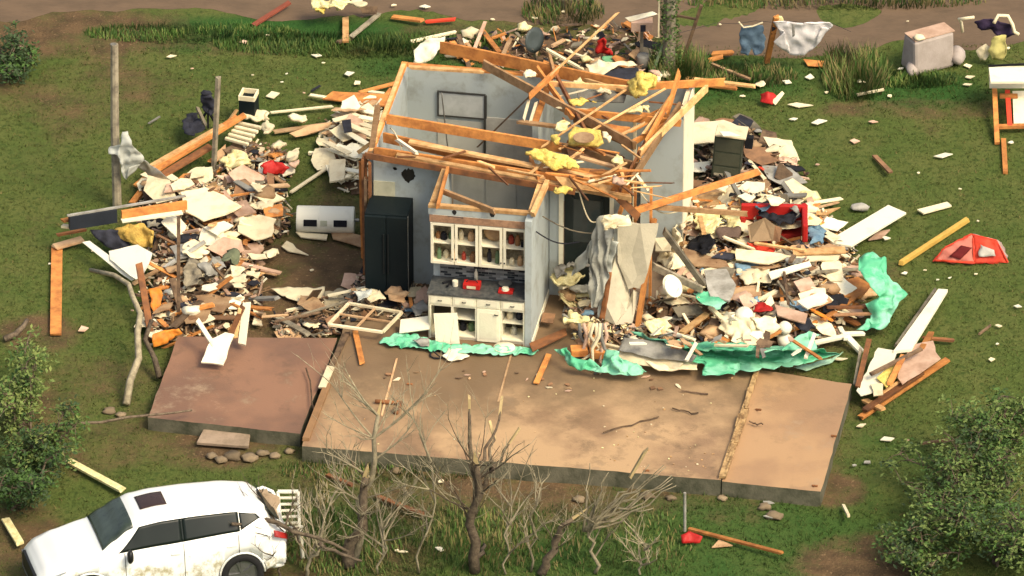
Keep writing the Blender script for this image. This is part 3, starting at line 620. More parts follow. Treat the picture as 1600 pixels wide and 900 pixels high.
    cloth('torn_hatch', '', '', [(388, 775, 1.25), (418, 762, 1.3), (436, 785, 1.1), (432, 822, .85), (398, 830, .9)], .12, mat('torn_trim', (.35, .26, .17), .8), fs=3, parent=t, L=.12, th=.02)
    return t
car()
cpar = [o for o in C.objects if o.name == 'parked_car'][0]
MB().tube([P(392, 768, 1.3), P(410, 762, 1.25), P(425, 768, 1.2), P(434, 785, 1.05), (P(437, 808, .85)), P(432, 826, .75)], .035, n=7).build('hatch_frame', MATS['car_paint_white'], cpar, smooth=True)
MB().lump(P(388, 852, .85), (.10, .08, .10), .5, 4).build('shaded_hole_lump', dark, cpar, smooth=True); MB().lump(P(372, 838, .95), (.12, .06, .05), .5, 6).build('shaded_gap_lump', dark, cpar, smooth=True)  # dark lumps, coloured to read as shade inside holes in the tail
cloth('torn_fender', '', '', [(395, 832, .9), (425, 828, .8), (448, 850, .55), (436, 882, .3), (405, 893, .4), (392, 860, .7)], .09, MATS['car_paint_white'], fs=3.5, parent=cpar, L=.1, th=.015)
# white slatted chair back beside the car
t = thing('plastic_chair', P(452, 840, 0), 'white slatted plastic chair lying against the back of the car', 'chair')
A_, B_, C_, D_ = P(434, 768, 1.0), P(466, 768, 1.0), P(468, 826, .55), P(440, 828, .55)
MB().bar(A_, D_, .05, .05).bar(B_, C_, .05, .05).build('frame', plast, t, bev=.008)
for k in range(7):
    a = A_.lerp(D_, k/6); b = B_.lerp(C_, k/6); MB().bar(a, b, .055 if k else .09, .02).build('slat', plast, t)
MB().prism([D_, C_, C_+Vector((.05, .35, -.15)), D_+Vector((0, .35, -.15))], .03).build('seat', plast, t)
for p in (D_, C_): MB().bar(p, Z(p, 0)+Vector((.05, -.05, 0)), .045, .045).build('leg', plast, t); MB().bar(p+Vector((0, .33, -.15)), Z(p, 0)+Vector((.03, .4, 0)), .045, .045).build('leg', plast, t)
# ================================================================ LOOSE TIMBERS OVER THE HOUSE (x1,y1,z1,x2,y2,z2,w,t,material,label)
g = 'fallen roof timbers on the house core'
zz = FL
BE = [
 (692, 74, 2.7, 985, 136, 2.8, .05, .24, pine, 'wide fallen rafter running along the far wall top from its left end'),
 (985, 136, 2.8, 1130, 128, 2.6, .05, .14, pine, 'rafter end sticking out past the rear right corner'),
 (755, 100, 2.7, 985, 224, 2.75, .05, .18, pine, 'rafter sloping down to the right across the rear room'),
 (965, 20, 3.2, 860, 118, 2.95, .035, .035, pinel, 'thin light stick poking up above the rear wall'),
 (872, 108, 2.95, 826, 152, 2.8, .07, .09, pine, 'short stub of rafter crossing the sloping one'),
 (826, 152, 2.8, 748, 228, 1.6, .03, .03, rot, 'dark rod standing in for the shadow of the thin stick in rear room'),  # shadow at the stick's lower end, drawn as a dark rod
 (858, 85, 3.0, 868, 122, 2.75, .05, .10, pine, 'short upright block at the rafter crossing'),
 (640, 105, 2.75, 755, 112, 2.75, .09, .05, pinel, 'flat strip on the rear wall top left of the crossing'),
 (840, 108, 2.8, 895, 185, 2.7, .05, .12, pine, 'short rafter leaning beside the crossing'),
 (870, 120, 2.85, 915, 205, 2.7, .05, .10, pined, 'darker short rafter right of the crossing'),
 (850, 130, 2.8, 985, 138, 2.8, .05, .10, pinel, 'pale batten along the rear plate near the crossing'),
 (915, 125, 2.8, 1000, 150, 2.75, .04, .08, pinel, 'pale narrow batten beside the cream insulation'),
 (848, 229, 2.7, 978, 140, 2.95, .03, .035, pinel, 'left one of two long pale sticks slanting over the middle'),
 (872, 234, 2.7, 1037, 140, 2.95, .03, .035, pinel, 'right one of two long pale sticks slanting over the middle'),
 (810, 190, 2.6, 872, 198, 2.6, .10, .05, pine, 'short plate with red-brown edge in rear room'),
 (818, 188, 2.62, 826, 158, 2.7, .05, .04, cream, 'pale short stick, left of a pair by the crossing'),
 (829, 189, 2.62, 838, 160, 2.7, .05, .04, cream, 'pale short stick, right of a pair by the crossing'),
 (886, 174, 2.7, 1062, 192, 2.6, .05, .14, pine, 'mid rafter running right towards the pale siding'),
 (900, 186, 2.6, 992, 228, 2.6, .05, .16, pine, 'rafter under the pale sticks sloping to the right'),
 (1104, 138, 2.9, 1000, 240, 2.7, .05, .14, pinel, 'long bright rafter jutting out at the rear right corner'),
 (1062, 112, 3.2, 1042, 178, 2.7, .05, .16, pine, 'upright rafter end at the rear right corner'),
 (1050, 150, 2.9, 1008, 225, 2.7, .05, .12, pine, 'rafter of the leaning bundle at the right corner'),
 (1062, 165, 2.8, 985, 285, 2.6, .05, .16, pine, 'long rafter down the right side of the house'),
 (1030, 180, 2.7, 968, 300, 2.5, .04, .10, pined, 'dark rafter down the right side of the house'),
 (1048, 150, 2.8, 1005, 210, 2.7, .04, .06, pinel, 'light batten on the right corner bundle'),
 (985, 225, 2.6, 1058, 185, 2.6, .05, .10, pine, 'cross piece between right corner rafters'),
 (880, 232, 2.6, 1000, 262, 2.5, .05, .18, pine, 'broad ceiling joist right of the yellow insulation'),
 (865, 262, 2.6, 985, 292, 2.45, .05, .14, pine, 'joist end above the dark doorway'),
 (905, 245, 2.65, 985, 268, 2.5, .08, .05, tan, 'tan strip laid over the broad ceiling joist'),
 (828, 245, 2.65, 842, 282, 2.55, .05, .12, pine, 'short block standing on the front joists'),
 (965, 255, 2.6, 985, 315, 2.3, .06, .12, pinel, 'short pale post leaning at the front right corner'),
 (1000, 235, 2.6, 968, 335, 1.9, .05, .12, pine, 'post leaning down at the front right corner'),
 (958, 300, 2.5, 996, 338, 1.9, .07, .14, pined, 'dark splintered joist end at front right corner'),
 (988, 331, 2.0, 1186, 268, 1.6, .07, .11, pine, 'long orange beam slanting right over the heap'),
 (1000, 322, 1.9, 1165, 334, 1.3, .06, .09, pine, 'orange beam pointing right below the slanting one'),
 (1022, 345, 1.7, 996, 512, .05, .07, .15, pine, 'tall brown stud propped beside the leaning drywall'),
 (1037, 360, 1.5, 1100, 446, .5, .07, .10, greyw, 'grey plank slanting down right of the leaning drywall'),
 (1020, 416, .9, 1096, 452, .6, .06, .13, greyw, 'grey plank lying behind the propped stud'),
 (690, 298, 2.55, 772, 330, 2.58, .06, .10, pine, 'short rafter lying across the closet opening'),
 (700, 262, 2.6, 684, 322, 2.6, .05, .10, pine, 'short rafter on left closet wall'),
 (855, 285, 2.55, 832, 336, 2.6, .08, .12, pinel, 'split pale block on the right closet wall'),
 (570, 245, 2.4, 572, 392, .6, .08, .10, pined, 'splintered dark corner post at the left end of the front wall'),
 (590, 168, 2.6, 580, 245, 2.5, .10, .12, pine, 'short thick plate end at the left house corner'),
 (620, 218, 2.7, 652, 240, 2.7, .05, .06, white, 'short white stick on the front joists'),
 (560, 238, 1.9, 592, 215, 2.4, .05, .07, pinel, 'pale splintered stick at left house corner'),
 (860, 355, 1.3, 700, 338, 2.5, .012, .012, dark, 'thin dark cable drooping over the closet front'),
]
aged = mat('pine_aged', (.42, .25, .12), .9, scale=6, col2=(.25, .14, .06), rnd=.3)
for i, (x1, y1, z1, x2, y2, z2, w, tt, m, lab) in enumerate(BE):
    if m is pine and i % 4 == 2: m = aged
    board('electric_cable' if 'cable' in lab else 'fallen_rafter', lab, 'cable' if 'cable' in lab else 'roof timber', x1, y1, z1+zz, x2, y2, z2+zz, w, tt, m, .06, group=g)
for i in range(46):
    cx = R.choice([R.uniform(850, 1000), R.uniform(600, 960)]); cy = 235+(cx-600)*.14+R.uniform(-22, 10) if i % 3 else R.uniform(150, 240); cx = cx if i % 3 else R.uniform(860, 1040)
    a = R.gauss(.12, .5); l = R.uniform(20, 60)
    board('wood_splinter', 'thin splinter of pine lodged among the roof timbers', 'wood splinter', cx, cy, 2.72+zz, cx+l*cos(a), cy+l*sin(a), 2.72+zz+R.uniform(-.1, .15), R.uniform(.02, .06), R.uniform(.015, .04), R.choice([pine, pinel, pined, cream]), .05, group='splinters on the roof timbers')
# insulation and ceiling scraps on the house
cloth('insulation_batt', 'yellow insulation batt draped over the front joists', 'insulation', [(822, 240, 3.15), (842, 234, 3.2), (870, 243, 3.2), (900, 252, 3.15), (904, 264, 3.1), (870, 264, 3.1), (848, 256, 3.1)], .07, insul, fs=6, th=.06)
t = thing('insulation_box', P(912, 216, 3.15), 'yellow block with a dark oval hole in the middle of the roof', 'insulation')
sheetmesh([P(888, 212, 3.2), P(896, 200, 3.25), P(938, 206, 3.25), (P(942, 222, 3.2)), P(934, 230, 3.15), P(890, 226, 3.1)], .03, 5, .06, 3).build('shell', insul, t, smooth=True, solid=.07)
o = sheetmesh([P(898+14*1+17*cos(a), 215+8*sin(a), 3.31) for a in [2*pi*k/16 for k in range(16)]], .004, 5, .06, 3).build('opening', tan, t, solid=.02)
cloth('insulation_batt', 'crumpled pale yellow insulation on the rear right corner', 'insulation', [(982, 128, 3.2), (1000, 115, 3.4), (1022, 116, 3.4), (1028, 132, 3.3), (1008, 146, 3.2), (992, 154, 3.1), (985, 145, 3.1)], .12, insul, fs=4, th=.06)
for i, (x, y, rx, ry, m) in enumerate([(905, 162, 22, 6, insul), (880, 200, 12, 9, insulp), (1010, 170, 12, 8, insulp), (995, 175, 16, 5, insulp), (870, 222, 9, 10, insul), (1030, 126, 8, 8, cream), (945, 143, 14, 7, cream), (905, 130, 10, 5, insulp), (965, 252, 14, 8, insulp), (1024, 118, 8, 6, pink), (968, 285, 14, 9, pink), (880, 300, 18, 5, insul), (948, 215, 10, 6, cream), (828, 118, 12, 7, cream)]):
    cloth('insulation_scrap', 'small torn tuft of insulation caught in the roof timbers', 'insulation', blob(x, y, rx*.75, ry*.75, 9, .45, 2.78+zz), .09, m, fs=5, th=.04, group='insulation tufts on the house')
panel('ceiling_board', 'torn orange-tan ceiling board above the dark doorway', 'board', [(866, 275, 3.0), (958, 290, 2.95), (950, 302, 2.85), (880, 292, 2.85)], .02, pinel, .03)
panel('ceiling_board', 'tan ceiling board in the middle of the rear room top', 'board', [(925, 192, 2.95), (985, 198, 2.95), (975, 220, 2.9), (920, 210, 2.9)], .02, pine, .03)
panel('ceiling_board', 'grey-brown board behind the pale sticks at the rear', 'board', [(900, 140, 3.0), (980, 145, 3.0), (975, 160, 2.9), (905, 158, 2.9)], .02, greyb, .03)
panel('ceiling_board', 'dark board under the yellow block with a hole', 'board', [(885, 232, 2.95), (965, 240, 2.9), (955, 255, 2.8), (890, 248, 2.8)], .02, brown, .03)
# leaning drywall and draped siding in front of the doorway
t = thing('leaning_wall_piece', P(985, 505, FL), 'large broken grey-cream drywall panel leaning in front of the doorway', 'wall piece')
def up_poly(pts, th, m, nm, par): return MB().prism([P(x, y, z) for x, y, z in pts], th, up=Vector((0, -1, .3))).build(nm, m, par)
dgy = mat('drywall_back', (.52, .47, .34), .9, scale=2.5, col2=(.34, .31, .23), rnd=0, mixlo=.45, mixhi=.8)
zt = 2.15
up_poly([(965, 350, zt), (978, 346, zt), (1000, 350, zt), (1029, 349, zt), (1027, 362, zt-.15), (1012, 425, zt-.85), (1003, 452, zt-1.2), (990, 449, zt-1.15), (982, 452, zt-1.2), (976, 440, zt-1.1), (965, 408, zt-.7)], .02, dgy, 'upper_sheet', t)
up_poly([(963, 395, zt-.6), (979, 436, zt-1.05), (982, 452, zt-1.22), (985, 465, zt-1.4), (990, 452, zt-1.2), (999, 458, zt-1.3), (988, 505, .45), (962, 508, .43), (945, 500, .48), (944, 470, .85), (950, 430, zt-1.0)], .02, dgy, 'lower_sheet', t)
cloth('draped_siding', 'grey and white wrap hanging crumpled beside the leaning drywall', 'wrap', [(940, 338, 2.5), (975, 340, 2.5), (962, 355, 2.3), (958, 380, 2.0), (950, 430, 1.4), (938, 480, .8), (925, 478, .8), (918, 440, 1.2), (925, 380, 1.9), (932, 350, 2.3)], .12, mat('grey_wrap', (.36, .36, .3), .8, scale=3, col2=(.22, .22, .19)), fs=9, th=.008, ns=(1, .3, .16), L=.045)
cloth('wall_cavity_strip', 'dark brown strip between the draped siding and the leaning drywall', 'strip', [(950, 425, 1.4), (957, 425, 1.4), (945, 500, .5), (937, 498, .5)], .02, pined)
cloth('white_wrap', 'crumpled cream wrap on top of the draped siding', 'wrap', [(936, 345, 2.6), (950, 334, 2.7), (985, 338, 2.65), (985, 348, 2.5), (960, 354, 2.5), (945, 358, 2.4)], .10, cream, fs=5, th=.015)
cloth('white_wrap', 'long thin pale wrap hanging at left of the draped siding', 'wrap', [(925, 375, 1.9), (938, 360, 2.1), (930, 395, 1.7), (905, 425, 1.2), (893, 432, 1.1), (900, 405, 1.5)], .08, mat('pale_grey_wrap', (.5, .52, .46), .6), fs=9, th=.008, ns=(1, .3, .2), L=.05)
cloth('siding_strip', 'vertical pale siding strip left of the leaning drywall', 'siding', [(956, 375, 1.9), (966, 378, 1.9), (952, 440, 1.1), (942, 500, .5), (934, 495, .5), (944, 430, 1.2)], .04, mat('pale_grey_wrap', (.5, .52, .46), .6), fs=4, th=.012)
for k in range(9):
    x = R.uniform(905, 945); p0 = P(x, 505, R.uniform(.9, 1.2)); pts = [p0+Vector((R.uniform(-.1, .1)*j, -.06*j, -.22*j)) for j in range(5)]
    tag(MB().tube(pts, [.03, .035, .03, .025, .02], n=6).build('torn_duct_strip', R.choice([greyb, cream, pink, tan]), smooth=True), 'twisted strip of torn wrap dangling below the draped siding', 'torn strip', 'torn strips by the doorway')
for i, (x, y, rx, ry, m, z) in enumerate([(888, 435, 24, 13, insulp, .9), (905, 418, 16, 8, greyb, 1.0), (880, 440, 12, 14, cream, .8), (912, 455, 20, 6, wallw, .55), (900, 500, 16, 10, insulp, .7), (875, 425, 10, 8, greyb, 1.0)]):
    cloth('insulation_scrap', 'torn insulation clump on the floor by the dark doorway', 'insulation', blob(x, y, rx, ry, 9, .3, z), .12, m, fs=5, th=.03, group='insulation clumps by the doorway')
panel('floor_board', 'reddish brown board on the floor right of the cabinets', 'board', [(827, 536, .46), (884, 512, .46), (886, 522, .46), (832, 548, .46)], .03, pined)
panel('floor_board', 'brown tile-like sheet on the floor right of closet', 'board', [(848, 488, .45), (868, 490, .45), (864, 505, .45), (845, 502, .45)], .02, brown)

for i, (x1, y1, z1, x2, y2, z2, sag, m, lab) in enumerate([(905, 300, 2.4, 935, 345, 1.9, .25, cream, 'pale electric cable hanging by the dark doorway'), (848, 338, 2.3, 935, 365, 1.7, .1, greyw, 'thin branch-like wire stretched from the closet corner to the draped siding'), (838, 362, 2.1, 905, 378, 1.4, .12, dark, 'dark wire running from the closet side towards the doorway'), (1000, 300, 2.3, 1060, 330, 1.4, .2, cream, 'pale wire drooping over the front right corner'), (610, 200, 2.7, 628, 235, 2.6, -.08, cream, 'curled pale wire on the front joists at the left corner'), (690, 145, 2.6, 700, 235, 1.2, .0, greyb, 'thin grey wire hanging down the rear wall beside the mirror')]):
    a = P(x1, y1, z1+FL); b = P(x2, y2, z2+FL); tag(MB().tube([a.lerp(b, k/8)-Vector((0, 0, sag*sin(pi*k/8))) for k in range(9)], .013, n=5).build('hanging_wire', m, smooth=True), lab, 'wire')
# ================================================================ TARPS
cloth('green_tarp', 'torn green tarp under the base cabinets', 'tarp', [(594, 534), (622, 520), (655, 528), (700, 540), (760, 541), (838, 545), (842, 553), (770, 556), (700, 552), (640, 545), (600, 540)], .07, greent, fs=5.5, z=FL+.05, th=.004, L=.05)
cloth('green_tarp', 'torn green tarp draped off the slab below the doorway', 'tarp', [(868, 548, .55), (885, 545, .7), (905, 560, .6), (925, 562, .6), (938, 575, .45), (952, 548, .75), (965, 548, .8), (975, 565, .6), (1000, 570, .5), (1012, 582, .44), (970, 588, .44), (935, 583, .44), (900, 578, .44)], .11, greent, fs=4.5, th=.004, L=.05)
cloth('green_tarp', 'wide green tarp along the front edge of the right heap', 'tarp', [(985, 516, .7), (1030, 530, .75), (1075, 545, .7), (1120, 545, .8), (1160, 535, .85), (1215, 548, .8), (1262, 518, .85), (1282, 522, .8), (1270, 545, .6), (1310, 552, .3), (1250, 572, .3), (1190, 575, .45), (1140, 585, .46), (1096, 587, .45), (1100, 572, .5), (1050, 552, .6), (1000, 528, .6)], .13, greent, fs=3.4, th=.004, L=.05)
cloth('green_tarp', 'green tarp twisted upright at the right end of the heap', 'tarp', [(1341, 405, 1.0), (1362, 392, 1.1), (1386, 408, 1.0), (1390, 430, .8), (1404, 440, .7), (1416, 462, .5), (1400, 482, .35), (1392, 507, .2), (1355, 520, .12), (1335, 516, .12), (1362, 500, .25), (1350, 478, .4), (1368, 462, .6), (1362, 444, .8), (1350, 430, .9)], .14, greent, fs=3, th=.004, L=.05)
cloth('green_tarp', 'small green tarp scrap in the middle of the right heap', 'tarp', [(1080, 460), (1105, 458), (1130, 475), (1120, 486), (1095, 478)], .09, greent, fs=4, z=.75, th=.006)
# ================================================================ HEAPS
def ppoly(pts, z=0): return [(p.x, p.y) for p in (P(x, y, z) for x, y in pts)]
HEAPS = {
 'left': (ppoly([(215, 300), (300, 285), (400, 285), (455, 310), (450, 370), (400, 395), (420, 450), (400, 505), (330, 525), (240, 545), (215, 480), (235, 420), (225, 370)]), .38),
 'rear_left': (ppoly([(330, 280), (350, 238), (400, 222), (450, 240), (455, 280), (400, 300)]), .14),
 'by_wall': (ppoly([(505, 190), (600, 150), (605, 300), (545, 310), (505, 260)]), .30),
 'front_left': (ppoly([(420, 500), (560, 450), (660, 450), (665, 520), (560, 525), (440, 535)]), .10),
 'right': (ppoly([(1060, 350), (1150, 310), (1270, 320), (1335, 390), (1350, 480), (1290, 540), (1200, 560), (1040, 560), (1000, 510), (1040, 440)]), .62),
 'rear_right': (ppoly([(1085, 200), (1170, 195), (1220, 240), (1265, 280), (1230, 305), (1150, 310), (1090, 350)]), .25),
 'rear': (ppoly([(690, 62), (800, 50), (960, 40), (1040, 60), (1040, 150), (900, 125), (700, 95)]), .07),
 'doorway': (ppoly([(865, 400), (930, 400), (1000, 505), (1040, 560), (900, 560), (880, 500)]), .12)}
def hz(key, x, y):
    poly, Hh = HEAPS[key]
    if not inpoly(x, y, poly): return None
    d = pdist(x, y, poly); base = FL if (key == 'doorway' or key == 'front_left') else 0
    c = P(0, 0); 
    dz = Vector((x, y, 0))-Z(HO, 0); u = dz.dot(HU); v = dz.dot(HV)
    onslab = (-3.3 < u < 4.1 and -4.0 < v < -.2) or (-3.3 < u < 2.3 and v < 5.3 and v > -4)
    base = FL if onslab else 0
    return base+Hh*(1-math.exp(-d/.45))*(.75+.6*noise.noise(Vector((x*1.3, y*1.3, 4))))+.05*noise.noise(Vector((x*4, y*4, 1)))
def inhouse(x, y, pad=.05):
    dz = Vector((x, y, 0))-Z(HO, 0); u = dz.dot(HU); v = dz.dot(HV)
    return (-3.25 < u < 2.25 and 1.75 < v < 5.4) or (-1.8 < u < .2 and -.05 < v < 2)
def rnd_in(poly):
    xs = [p[0] for p in poly]; ys = [p[1] for p in poly]
    while True:
        x = R.uniform(min(xs), max(xs)); y = R.uniform(min(ys), max(ys))
        if inpoly(x, y, poly) and not inhouse(x, y): return x, y
def rotm(tilt): return Matrix.Rotation(R.uniform(0, 2*pi), 3, 'Z')@Matrix.Rotation(R.gauss(0, tilt), 3, 'X')@Matrix.Rotation(R.gauss(0, tilt), 3, 'Y')
def flake(mb, c, r, th, M, n=None):
    n = n or R.choice([4, 4, 5, 5, 6]); asp = R.uniform(.35, 1); b = len(mb.v); pts = []
    for i in range(n):
        a = 2*pi*(i+R.uniform(-.25, .25))/n; k = R.uniform(.7, 1.1); pts.append(Vector((r*cos(a)*k, r*asp*sin(a)*k, 0)))
    for p in pts: mb.v.append(c+M@(p+Vector((0, 0, th/2))))
    for p in pts: mb.v.append(c+M@(p-Vector((0, 0, th/2))))
    mb.f.append(tuple(b+i for i in range(n))); mb.f.append(tuple(b+n+i for i in reversed(range(n)))); mb.m += [mb.mi]*2
    for i in range(n): mb.f.append((b+i, b+n+i, b+n+(i+1) % n, b+(i+1) % n)); mb.m.append(mb.mi)
PAL = [cream, cream, cream, white, tan, tan, pink, pink, brown, greyb, pine, pinel, rot, greyw, dark]
PALS = {'by_wall': [white, cream, white, cream, cream, tan], 'doorway': [tan, brown, cream, greyb, rot, dark, insulp, pink], 'front_left': [tan, greyw, rot, cream, brown, pink, dark],
        'rear_right': [rot, brown, tan, dark, cream, pink, greyw], 'rear': [cream, tan, pink, rot, pine, dark, greyw]}
WH = {'left': 'in the heap left of the house', 'rear_left': 'in the small heap by the grey post', 'by_wall': 'among the white strips against the left house wall', 'front_left': 'on the muddy strip in front of the refrigerator',
      'right': 'in the big heap right of the house', 'rear_right': 'in the heap around the dark dresser', 'rear': 'on the ground behind the rear wall', 'doorway': 'on the floor by the dark doorway'}
CNT = {'left': (1900, 120), 'rear_left': (350, 16), 'by_wall': (300, 20), 'front_left': (700, 22), 'right': (3000, 185), 'rear_right': (750, 38), 'rear': (420, 34), 'doorway': (700, 22)}
def tone(x, y): return noise.noise(Vector((x*1.1, y*1.1, 21)))+.5*noise.noise(Vector((x*3, y*3, 7)))
def pick(pal, x, y):
    li = [i for i, m in enumerate(pal) if m in (cream, white, pink, insulp, pinel, tan)]; dk = [i for i, m in enumerate(pal) if i not in li]
    return R.choice(li if tone(x, y)+R.uniform(-.5, .5) > .02 or not dk else dk)
for key, (poly, Hh) in HEAPS.items():
    pal = PALS.get(key, PAL); nc, nt_ = CNT[key]
    mb = MB()
    # low mound under the rubble
    xs = [p[0] for p in poly]; ys = [p[1] for p in poly]; st = .14; gx = int((max(xs)-min(xs))/st)+1; gy = int((max(ys)-min(ys))/st)+1; idx = {}
    for j in range(gy+1):
        for i in range(gx+1):
            x = min(xs)+i*st; y = min(ys)+j*st; z = hz(key, x, y)
            if z is not None and not inhouse(x, y): idx[i, j] = len(mb.v); mb.v.append(Vector((x, y, z-.05)))
    for (i, j), a in list(idx.items()):
        if (i+1, j) in idx and (i, j+1) in idx and (i+1, j+1) in idx: mb.f.append((a, idx[i+1, j], idx[i+1, j+1], idx[i, j+1])); mb.m.append(len(pal))
    for k in range(nc):
        x, y = rnd_in(poly); z = hz(key, x, y); mb.mi = R.randrange(len(pal)); r = R.choice([.03, .05, .07, .10]) ; M = rotm(.5)
        if R.random() < .35: l = R.uniform(.08, .3); d = M@Vector((1, 0, 0)); c = Vector((x, y, z+R.uniform(0, .08))); mb.bar(c-d*l/2, c+d*l/2, R.uniform(.012, .04), R.uniform(.01, .03))
        else: flake(mb, Vector((x, y, z+R.uniform(-.01, .08))), r, .012, M)
    o = mb.build('rubble', pal+[mat('heap_dirt', (.16, .10, .055), 1, scale=6, col2=(.08, .05, .03), rnd=0, bump=.8)]); tag(o, 'fine rubble of splinters and drywall crumbs '+WH[key], 'rubble'); o['kind'] = 'stuff'
    for k in range(nt_):
        x, y = rnd_in(poly); z = hz(key, x, y); m = pal[pick(pal, x, y)]; c = Vector((x, y, z+R.uniform(.03, .16))); q = R.random(); M = rotm(.33)
        if q < .42:
            mb = MB(); flake(mb, c, R.uniform(.11, .34), R.uniform(.012, .03), M); o = mb.build('board_fragment', m); tag(o, 'broken flat fragment of board '+WH[key], 'board fragment', 'board fragments '+WH[key])
        elif q < .75:
            l = R.uniform(.3, 1.1); d = M@Vector((1, 0, 0)); o = MB().bar(c-d*l/2, c+d*l/2, R.uniform(.04, .13), R.uniform(.015, .05), chip=.04).build('broken_lumber', m if m not in (dark, white) else pine); tag(o, 'broken stick of lumber '+WH[key], 'broken lumber', 'broken lumber '+WH[key])
        elif q < .9:
            rr = R.uniform(.10, .24); n = 8; pts = [c+Vector((rr*cos(2*pi*i/n)*R.uniform(.7, 1.3), rr*.8*sin(2*pi*i/n)*R.uniform(.7, 1.3), R.uniform(-.03, .03))) for i in range(n)]
            o = sheetmesh(pts, .07, 6, .07, k).build('crumpled_cloth', R.choice(cloths) if key != 'by_wall' else cream, smooth=True, solid=.012); tag(o, 'crumpled piece of cloth '+WH[key], 'cloth', 'crumpled cloths '+WH[key])
        else:
            s = R.uniform(.07, .16); o = MB().lump(c, (s*1.3, s, s*.7), .5, k, 2).build('lump_of_padding', R.choice([cream, insulp, white, tan, greyb]), smooth=True); tag(o, 'rounded lump of padding '+WH[key], 'padding', 'padding lumps '+WH[key])
for key, n_ in (('left', 24), ('right', 40), ('by_wall', 7), ('rear_right', 7), ('front_left', 4)):
    for k in range(n_):
        x, y = rnd_in(HEAPS[key][0]); z = hz(key, x, y)+R.uniform(.10, .24); rr = R.uniform(.2, .42); n = R.choice([4, 5, 6]); M = rotm(.22); asp = R.uniform(.45, .9)
        pts = [Vector((x, y, z))+M@Vector((rr*cos(2*pi*i/n)*R.uniform(.75, 1.2), rr*asp*sin(2*pi*i/n)*R.uniform(.75, 1.2), 0)) for i in range(n)]
        o = sheetmesh(pts, .022, 5, .08, k).build('torn_drywall', R.choice([cream, cream, white, cream, pink, tan]), solid=.014); tag(o, 'large torn drywall piece '+WH[key], 'drywall', 'large torn drywall pieces '+WH[key])
def hp(x, y, ex=.1):       # point on top of whichever heap lies there
    p = P(x, y, 0)
    for it in range(3):
        zt_ = max([z for z in (hz(k, p.x, p.y) for k in HEAPS) if z is not None] or [0]); p = P(x, y, zt_+ex)
    return p
def hboard(name, label, cat, x1, y1, x2, y2, w, tt, m, ex=.12, chip=.03, group=None):
    return tag(MB().bar(hp(x1, y1, ex), hp(x2, y2, ex), w, tt, chip=chip).build(name, m, bev=.004), label, cat, group)
def hpanel(name, label, cat, pts, tt, m, ex=.14, jag=0):
    q = [hp(x, y, ex) for x, y in pts]; za = sum(p.z for p in q)/len(q); q = [P(x, y, za*.6+p.z*.4) for (x, y), p in zip(pts, q)]
    if jag:
        r = []
        for i in range(len(q)):
            a = q[i]; b = q[(i+1) % len(q)]; k = max(1, int((b-a).length/.16)); e = (b-a)/k; pr = Vector((-e.y, e.x, 0)); pr = pr.normalized() if pr.length > 0 else pr; r.append(a)
            for j in range(1, k): r.append(a+e*j+pr*R.uniform(-jag, jag))
        q = r
    return tag(MB().prism(q, tt).build(name, m), label, cat)
def hcloth(name, label, cat, pts, amp, m, fs=4, ex=.16, th=.012, L=.07):
    q = [hp(x, y, ex) for x, y in pts]; return tag(sheetmesh(q, amp, fs, L, R.randint(0, 99)).build(name, m, smooth=True, solid=th), label, cat)
# ---------------------------------------------------------------- LEFT SIDE, named pieces
t = thing('wooden_pole', P(183, 322, 0), 'tall weathered pole standing alone on the grass at left', 'pole')
MB().tube([P(183, 322, 0), P(183, 322, 0)+Vector((0, 0, 1.6)), P(183, 322, 0)+Vector((.04, 0, 3.32))], [.085, .08, .07], n=9).build('shaft', greyw, t)
MB().prism([P(183, 322, 0)+Vector((.02+.06*cos(a), .06*sin(a), 3.325)) for a in [k*pi/3 for k in range(6)]], .01).build('cap', greyb, t)
cloth('plastic_wrap', 'pale plastic wrap snagged on the tall left pole', 'wrap', [(168, 240, 1.2), (172, 228, 1.3), (188, 225, 1.4), (190, 206, 1.6), (200, 204, 1.6), (205, 225, 1.4), (226, 248, 1.0), (222, 256, .9), (200, 262, .9), (198, 280, .6), (188, 270, .8), (185, 240, 1.2)], .05, mat('pale_grey_wrap', (.5, .52, .46), .6), fs=5, th=.01)
cloth('metal_sheet', 'bent grey metal sheet hanging right of the tall left pole', 'metal sheet', [(205, 252, .8), (225, 250, .85), (245, 265, .55), (270, 283, .3), (262, 290, .2), (240, 283, .3)], .05, metal, fs=3, th=.012)
board('fence_post', 'thin leaning grey post behind the orange timbers', 'post', 341, 120, 1.95, 334, 264, .0, .09, .07, greyw)
for i, (x1, y1, z1, x2, y2, z2, w, m, lab) in enumerate([(240, 268, .3, 372, 183, .5, .14, pine, 'front timber of the long orange bundle at far left'), (232, 262, .35, 350, 195, .5, .10, pinel, 'pale middle timber of the long orange bundle at far left'), (256, 258, .3, 382, 180, .55, .12, pine, 'rear timber of the long orange bundle at far left'), (250, 276, .25, 330, 228, .35, .16, pined, 'dark short timber under the long orange bundle'), (212, 292, .05, 262, 250, .3, .14, pine, 'orange timber end pointing down left of the bundle'), (206, 318, .03, 232, 285, .2, .12, pine, 'short orange timber by the pole foot'), (308, 168, .6, 322, 198, .3, .06, greyw, 'grey stick standing by the black chair'), (370, 172, .6, 350, 200, .3, .05, pinel, 'thin stick at upper end of the orange bundle')]):
    board('timber', lab, 'timber', x1, y1, z1, x2, y2, z2, w, .05, m)
t = thing('office_chair', P(325, 200, 0), 'overturned black chair at the far left heap', 'chair')
cloth('seat', '', '', [(315, 150, .8), (332, 148, .85), (338, 172, .5), (328, 182, .4), (314, 170, .5)], .06, dark, parent=t, th=.06); MB().lump(P(322, 146, .85), (.1, .07, .06), .3, 3).build('headrest', dark, t, smooth=True)
for p in ((312, 190), (338, 196), (325, 200)): MB().bar(P(325, 172, .5), P(p[0], p[1], .05), .035, .035).build('leg', dark, t)
